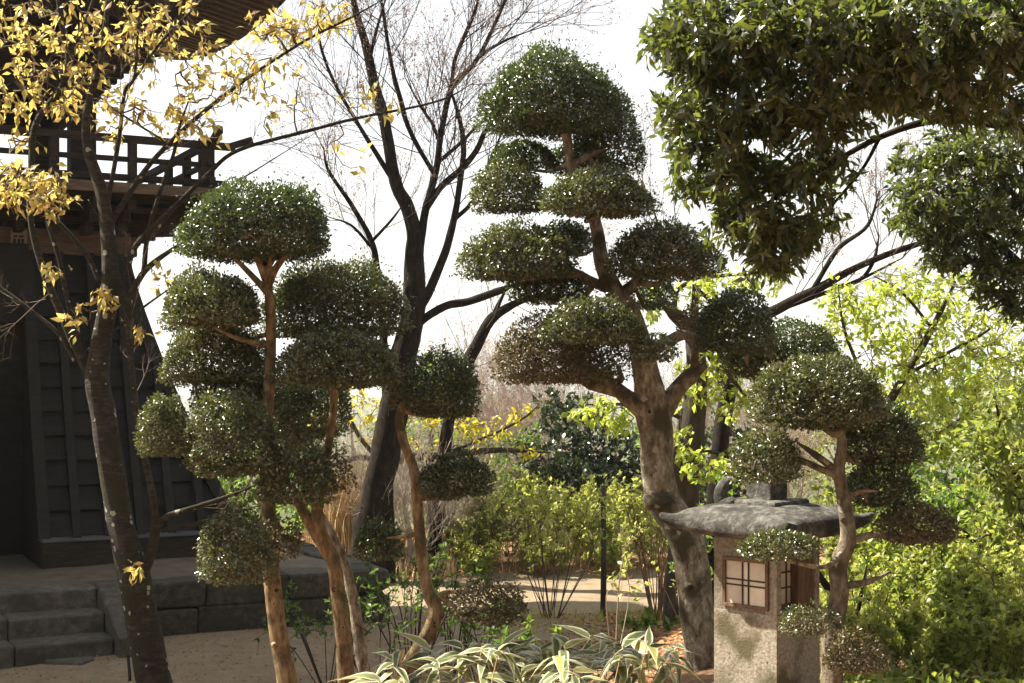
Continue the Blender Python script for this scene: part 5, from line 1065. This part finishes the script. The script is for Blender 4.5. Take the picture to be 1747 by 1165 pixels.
# ------------------------------------------------------------------ dwarf bamboo with pale leaf margins
def sasa_mat():
    m, N, L = new_mat('dwarf_bamboo_leaf')
    uv = N.new('ShaderNodeUVMap'); sp = N.new('ShaderNodeSeparateXYZ'); L.new(uv.outputs[0], sp.inputs[0])
    ab = N.new('ShaderNodeMath'); ab.operation = 'ABSOLUTE'; L.new(sp.outputs[0], ab.inputs[0])
    oi = N.new('ShaderNodeObjectInfo'); nz = N.new('ShaderNodeTexNoise'); nz.inputs['Scale'].default_value = 9; nz.noise_dimensions = '4D'; L.new(uv.outputs[0], nz.inputs['Vector']); L.new(oi.outputs['Random'], nz.inputs['W'])
    ad = N.new('ShaderNodeMath'); ad.operation = 'MULTIPLY_ADD'; ad.inputs[1].default_value = .5; L.new(nz.outputs['Fac'], ad.inputs[0]); L.new(ab.outputs[0], ad.inputs[2])
    mr = N.new('ShaderNodeMapRange'); mr.inputs['From Min'].default_value = .78; mr.inputs['From Max'].default_value = 1.15; L.new(ad.outputs[0], mr.inputs[0])
    c1_ = ramp(N, [(0, (.06, .09, .03)), (.35, (.12, .16, .06)), (.7, (.21, .24, .10)), (.88, (.27, .28, .07)), (1, (.36, .30, .13))]); L.new(oi.outputs['Random'], c1_.inputs[0])
    mx = N.new('ShaderNodeMix'); mx.data_type = 'RGBA'; mx.inputs[7].default_value = (.66, .60, .45, 1); L.new(mr.outputs[0], mx.inputs[0]); L.new(c1_.outputs[0], mx.inputs[6])
    b = N.new('ShaderNodeBsdfPrincipled'); b.inputs['Roughness'].default_value = .35; L.new(mx.outputs[2], b.inputs['Base Color'])
    t = N.new('ShaderNodeBsdfTranslucent'); L.new(mx.outputs[2], t.inputs[0])
    ms = N.new('ShaderNodeMixShader'); ms.inputs[0].default_value = .3; L.new(b.outputs[0], ms.inputs[1]); L.new(t.outputs[0], ms.inputs[2])
    o = N.new('ShaderNodeOutputMaterial'); L.new(ms.outputs[0], o.inputs[0]); return m
M['sasa'] = sasa_mat()
def sasa_mesh(bend, twist, wav):
    me = bpy.data.meshes.new('bamboo_leaf'); V = []; Fc = []; UV = []; n = 7
    for i in range(n):
        t = i / (n - 1); w = .5 * .17 * (math.sin(math.pi * min(1, t * 1.08 + .03) ** .62) if i < n - 1 else .02)
        w = max(w, .004); z = -bend * t * t; y = t * (1 - .15 * bend)
        for a in (-1, 0, 1):
            x = a * w; zz = z + (.25 * abs(a) * w) + math.sin(t * 3 + a) * wav * w
            c, s = math.cos(twist * t), math.sin(twist * t)
            V.append((x * c - (zz - z) * s, y, z + x * s + (zz - z) * c)); UV.append((a, t))
    for i in range(n - 1):
        for a in (0, 1): Fc.append((3 * i + a, 3 * i + a + 1, 3 * i + 4 + a, 3 * i + 3 + a))
    me.from_pydata(V, [], Fc); uvl = me.uv_layers.new(name='UVMap')
    for l in me.loops: uvl.data[l.index].uv = UV[l.vertex_index]
    me.shade_smooth(); me.materials.append(M['sasa']); return me
SM = [sasa_mesh(*q) for q in ((.25, .2, .3), (.5, -.4, .5), (.75, .5, .4), (.2, .8, .6), (.45, -.9, .3))]
r = rng(301)
clumps = [(760, 6.6), (840, 6.5), (900, 6.9), (960, 6.5), (1010, 7.1), (1060, 6.7), (1110, 6.3), (880, 6.1), (790, 6.1), (1000, 6.1), (700, 6.3), (940, 7.3)]
sh = np.array([[-.06, 0, 0]])
for k, (px, y) in enumerate(clumps):
    b = W(px, 1200, y); b[2] = G(b[0], b[1])
    t = thing('dwarf_bamboo', 'low dwarf bamboo tuft with pale edged leaves at the foot of the clipped trees', 'dwarf bamboo', tuple(b), 0, 'dwarf bamboo ground cover')
    top_px = 1075 + 28 * abs((px - 930) / 220) ** 1.6
    hmax = (CZ - (top_px - HOR) / F * y) - b[2]
    for s in range(7):
        a = r.uniform(0, 6.283); rad = r.uniform(0, .24); hh = max(.12, hmax * r.uniform(.55, 1.0))
        foot = b + np.array([math.cos(a) * rad, math.sin(a) * rad, 0]); foot[2] = G(foot[0], foot[1]) - .02
        tip = foot + np.array([math.cos(a) * .08, math.sin(a) * .08, hh])
        P, R = spline([foot, (foot + tip) / 2 + r.normal(0, .015, 3), tip], [.0035, .003, .002], n=4)
        V, Fc = tube_vf(P, R, 5); mesh_obj('stem', V, Fc, M['straw'], t, smooth=True)
        for q in range(6):
            az = a + r.uniform(-2.6, 2.6); el = r.uniform(-.35, .6); L = r.uniform(.13, .24)
            D = np.array([math.cos(az) * math.cos(el), math.sin(az) * math.cos(el), math.sin(el)])
            N_ = norm(np.array([0, 0, 1.]) + r.normal(0, .35, 3)); N_ = norm(N_ - D * D.dot(N_)); S = np.cross(D, N_)
            p = tip - np.array([0, 0, r.uniform(0, .07)]) - b
            o = bpy.data.objects.new('leaf', SM[int(r.integers(5))]); COL.objects.link(o); o.parent = t
            o.matrix_basis = Matrix([[S[i] * L * 1.35, D[i] * L, N_[i] * L, p[i]] for i in range(3)] + [[0, 0, 0, 1]])

# ------------------------------------------------------------------ dry grass, ground litter, undergrowth
def blades(name, label, cat, base, h, w, bend, mat, r, kind='stuff'):
    n = len(base); a = r.uniform(0, 6.283, n); d = np.stack([np.cos(a), np.sin(a), 0 * a], 1); s = np.stack([-np.sin(a), np.cos(a), 0 * a], 1)
    hh = h * r.uniform(.55, 1.15, n)[:, None]; bb = bend * r.uniform(.2, 1.2, n)[:, None]
    p1 = base + np.array([0, 0, 1.]) * hh * .55 + d * hh * bb * .25; p2 = base + np.array([0, 0, 1.]) * hh * (1 - .25 * bb) + d * hh * bb
    ww = w * r.uniform(.6, 1.3, n)[:, None]
    V = np.stack([base - s * ww / 2, base + s * ww / 2, p1 + s * ww * .4, p1 - s * ww * .4, p2], 1).reshape(-1, 3); o = np.arange(n)[:, None] * 5
    Fc = np.concatenate([np.concatenate([o, o + 1, o + 2], 1), np.concatenate([o, o + 2, o + 3], 1), np.concatenate([o + 3, o + 2, o + 4], 1)])
    ob = mesh_obj(name, V, Fc, mat); return tag(ob, label, cat, kind=kind)
def scatter(n, x0, x1, y0, y1, r, wedge=True):
    y = y0 + (y1 - y0) * r.random(n) ; x = r.uniform(x0, x1, n)
    if wedge: x = (x - PX) / F * y
    return np.stack([x, y, ground_z(x, y)], 1)
r = rng(401)
for k, (px, y, n, sp) in enumerate(((600, 18.0, 520, .34), (572, 18.5, 300, .28), (634, 18.3, 260, .22))):
    b = W(px, 900, y); P = np.stack([b[0] + r.normal(0, sp * .5, n), y + r.normal(0, sp * .5, n)], 1); P = np.column_stack([P, ground_z(P[:, 0], P[:, 1])])
    tag(blades('dry_grass', 'tall dry straw coloured grass clump beyond the stone platform corner', 'grass', P, 1.3, .016, .28, M['straw'], r), group='dry grass clumps')
P = scatter(6000, 1420, 1800, 7.2, 14, r); blades('undergrowth', 'yellow green grass and dry stalks covering the bank beyond the lantern tree', 'undergrowth', P, .26, .009, .7, M['blade'], r)
P = scatter(1600, 700, 1250, 17.6, 20.5, r); P[:, 2] = ground_z(P[:, 0], P[:, 1]); blades('grass', 'pale dry and green grass along the far side of the path', 'grass', P, .18, .012, .9, M['straw'], r)
P = scatter(9000, 1400, 1800, 6.0, 11, r); P[:, 2] += r.uniform(.01, .14, len(P)); n_ = len(P)
V, Fc = leaf_vf(P, norm(r.normal(0, 1, (n_, 3)) + [0, 0, .4]), norm(r.normal(0, .5, (n_, 3)) + [0, 0, 1]), .05, .026); tag(mesh_obj('ground_cover', V, Fc, M['green_leaf']), 'low leafy ground cover on the bank beyond the lantern tree', 'ground cover', kind='stuff')
P = scatter(420, 840, 1130, 10.2, 13.2, r); blades('grass', 'thin grass tufts on the near side of the path', 'grass', P, .13, .007, .8, M['blade'], r)
P = scatter(2500, 520, 780, 17.0, 20, r); blades('grass', 'straw grass under the tangled leafless bushes', 'grass', P, .28, .012, .6, M['straw'], r)
def litter(name, label, P, L, r):
    n = len(P); P = P + np.array([0, 0, .006]); D = norm(np.column_stack([r.normal(0, 1, (n, 2)), r.normal(0, .18, n)])); N_ = norm(np.column_stack([r.normal(0, .25, (n, 2)), np.ones(n)]))
    Ls = L * r.uniform(.5, 1.3, n); V, Fc = leaf_vf(P, D, N_, Ls, Ls * .45); tag(mesh_obj(name, V, Fc, M['litter']), label, 'leaf litter', kind='stuff')
P = scatter(15000, 820, 1460, 7.2, 13.4, r); P = P[(r.random(len(P)) < .25 + .75 * sstep(940, 1060, PX + F * P[:, 0] / P[:, 1]))]; litter('leaf_litter', 'reddish dead leaves strewn over the bank by the stout grey trunk', P, .05, r)
P = scatter(5000, 540, 800, 17.2, 21, r); litter('leaf_litter', 'brown dead leaves under the tangled leafless bushes', P, .06, r)
P = scatter(2200, 0, 760, 8.9, 12, r); litter('leaf_litter', 'few scattered dead leaves and crumbs on the shaded sand', P, .028, r)
P = scatter(5000, 560, 1150, 5.6, 8.6, r); litter('leaf_litter', 'dead leaves beneath the dwarf bamboo', P, .045, r)
print('leaves', LEAFCOUNT[0])

# ------------------------------------------------------------------ thin sunlit haze over the plain
hm, hN, hL = new_mat('haze')
hv_ = hN.new('ShaderNodeVolumePrincipled'); hv_.inputs['Color'].default_value = (.86, .92, 1, 1); hv_.inputs['Density'].default_value = .0004; hv_.inputs['Anisotropy'].default_value = .3
ho = hN.new('ShaderNodeOutputMaterial'); hL.new(hv_.outputs[0], ho.inputs['Volume'])
V, Fc = box_vf(-7000, 7000, -70, 9500, -28, 62)
tag(mesh_obj('haze', V, Fc, hm), 'thin pale haze hanging over the plain and the far ridges', 'haze', kind='stuff')
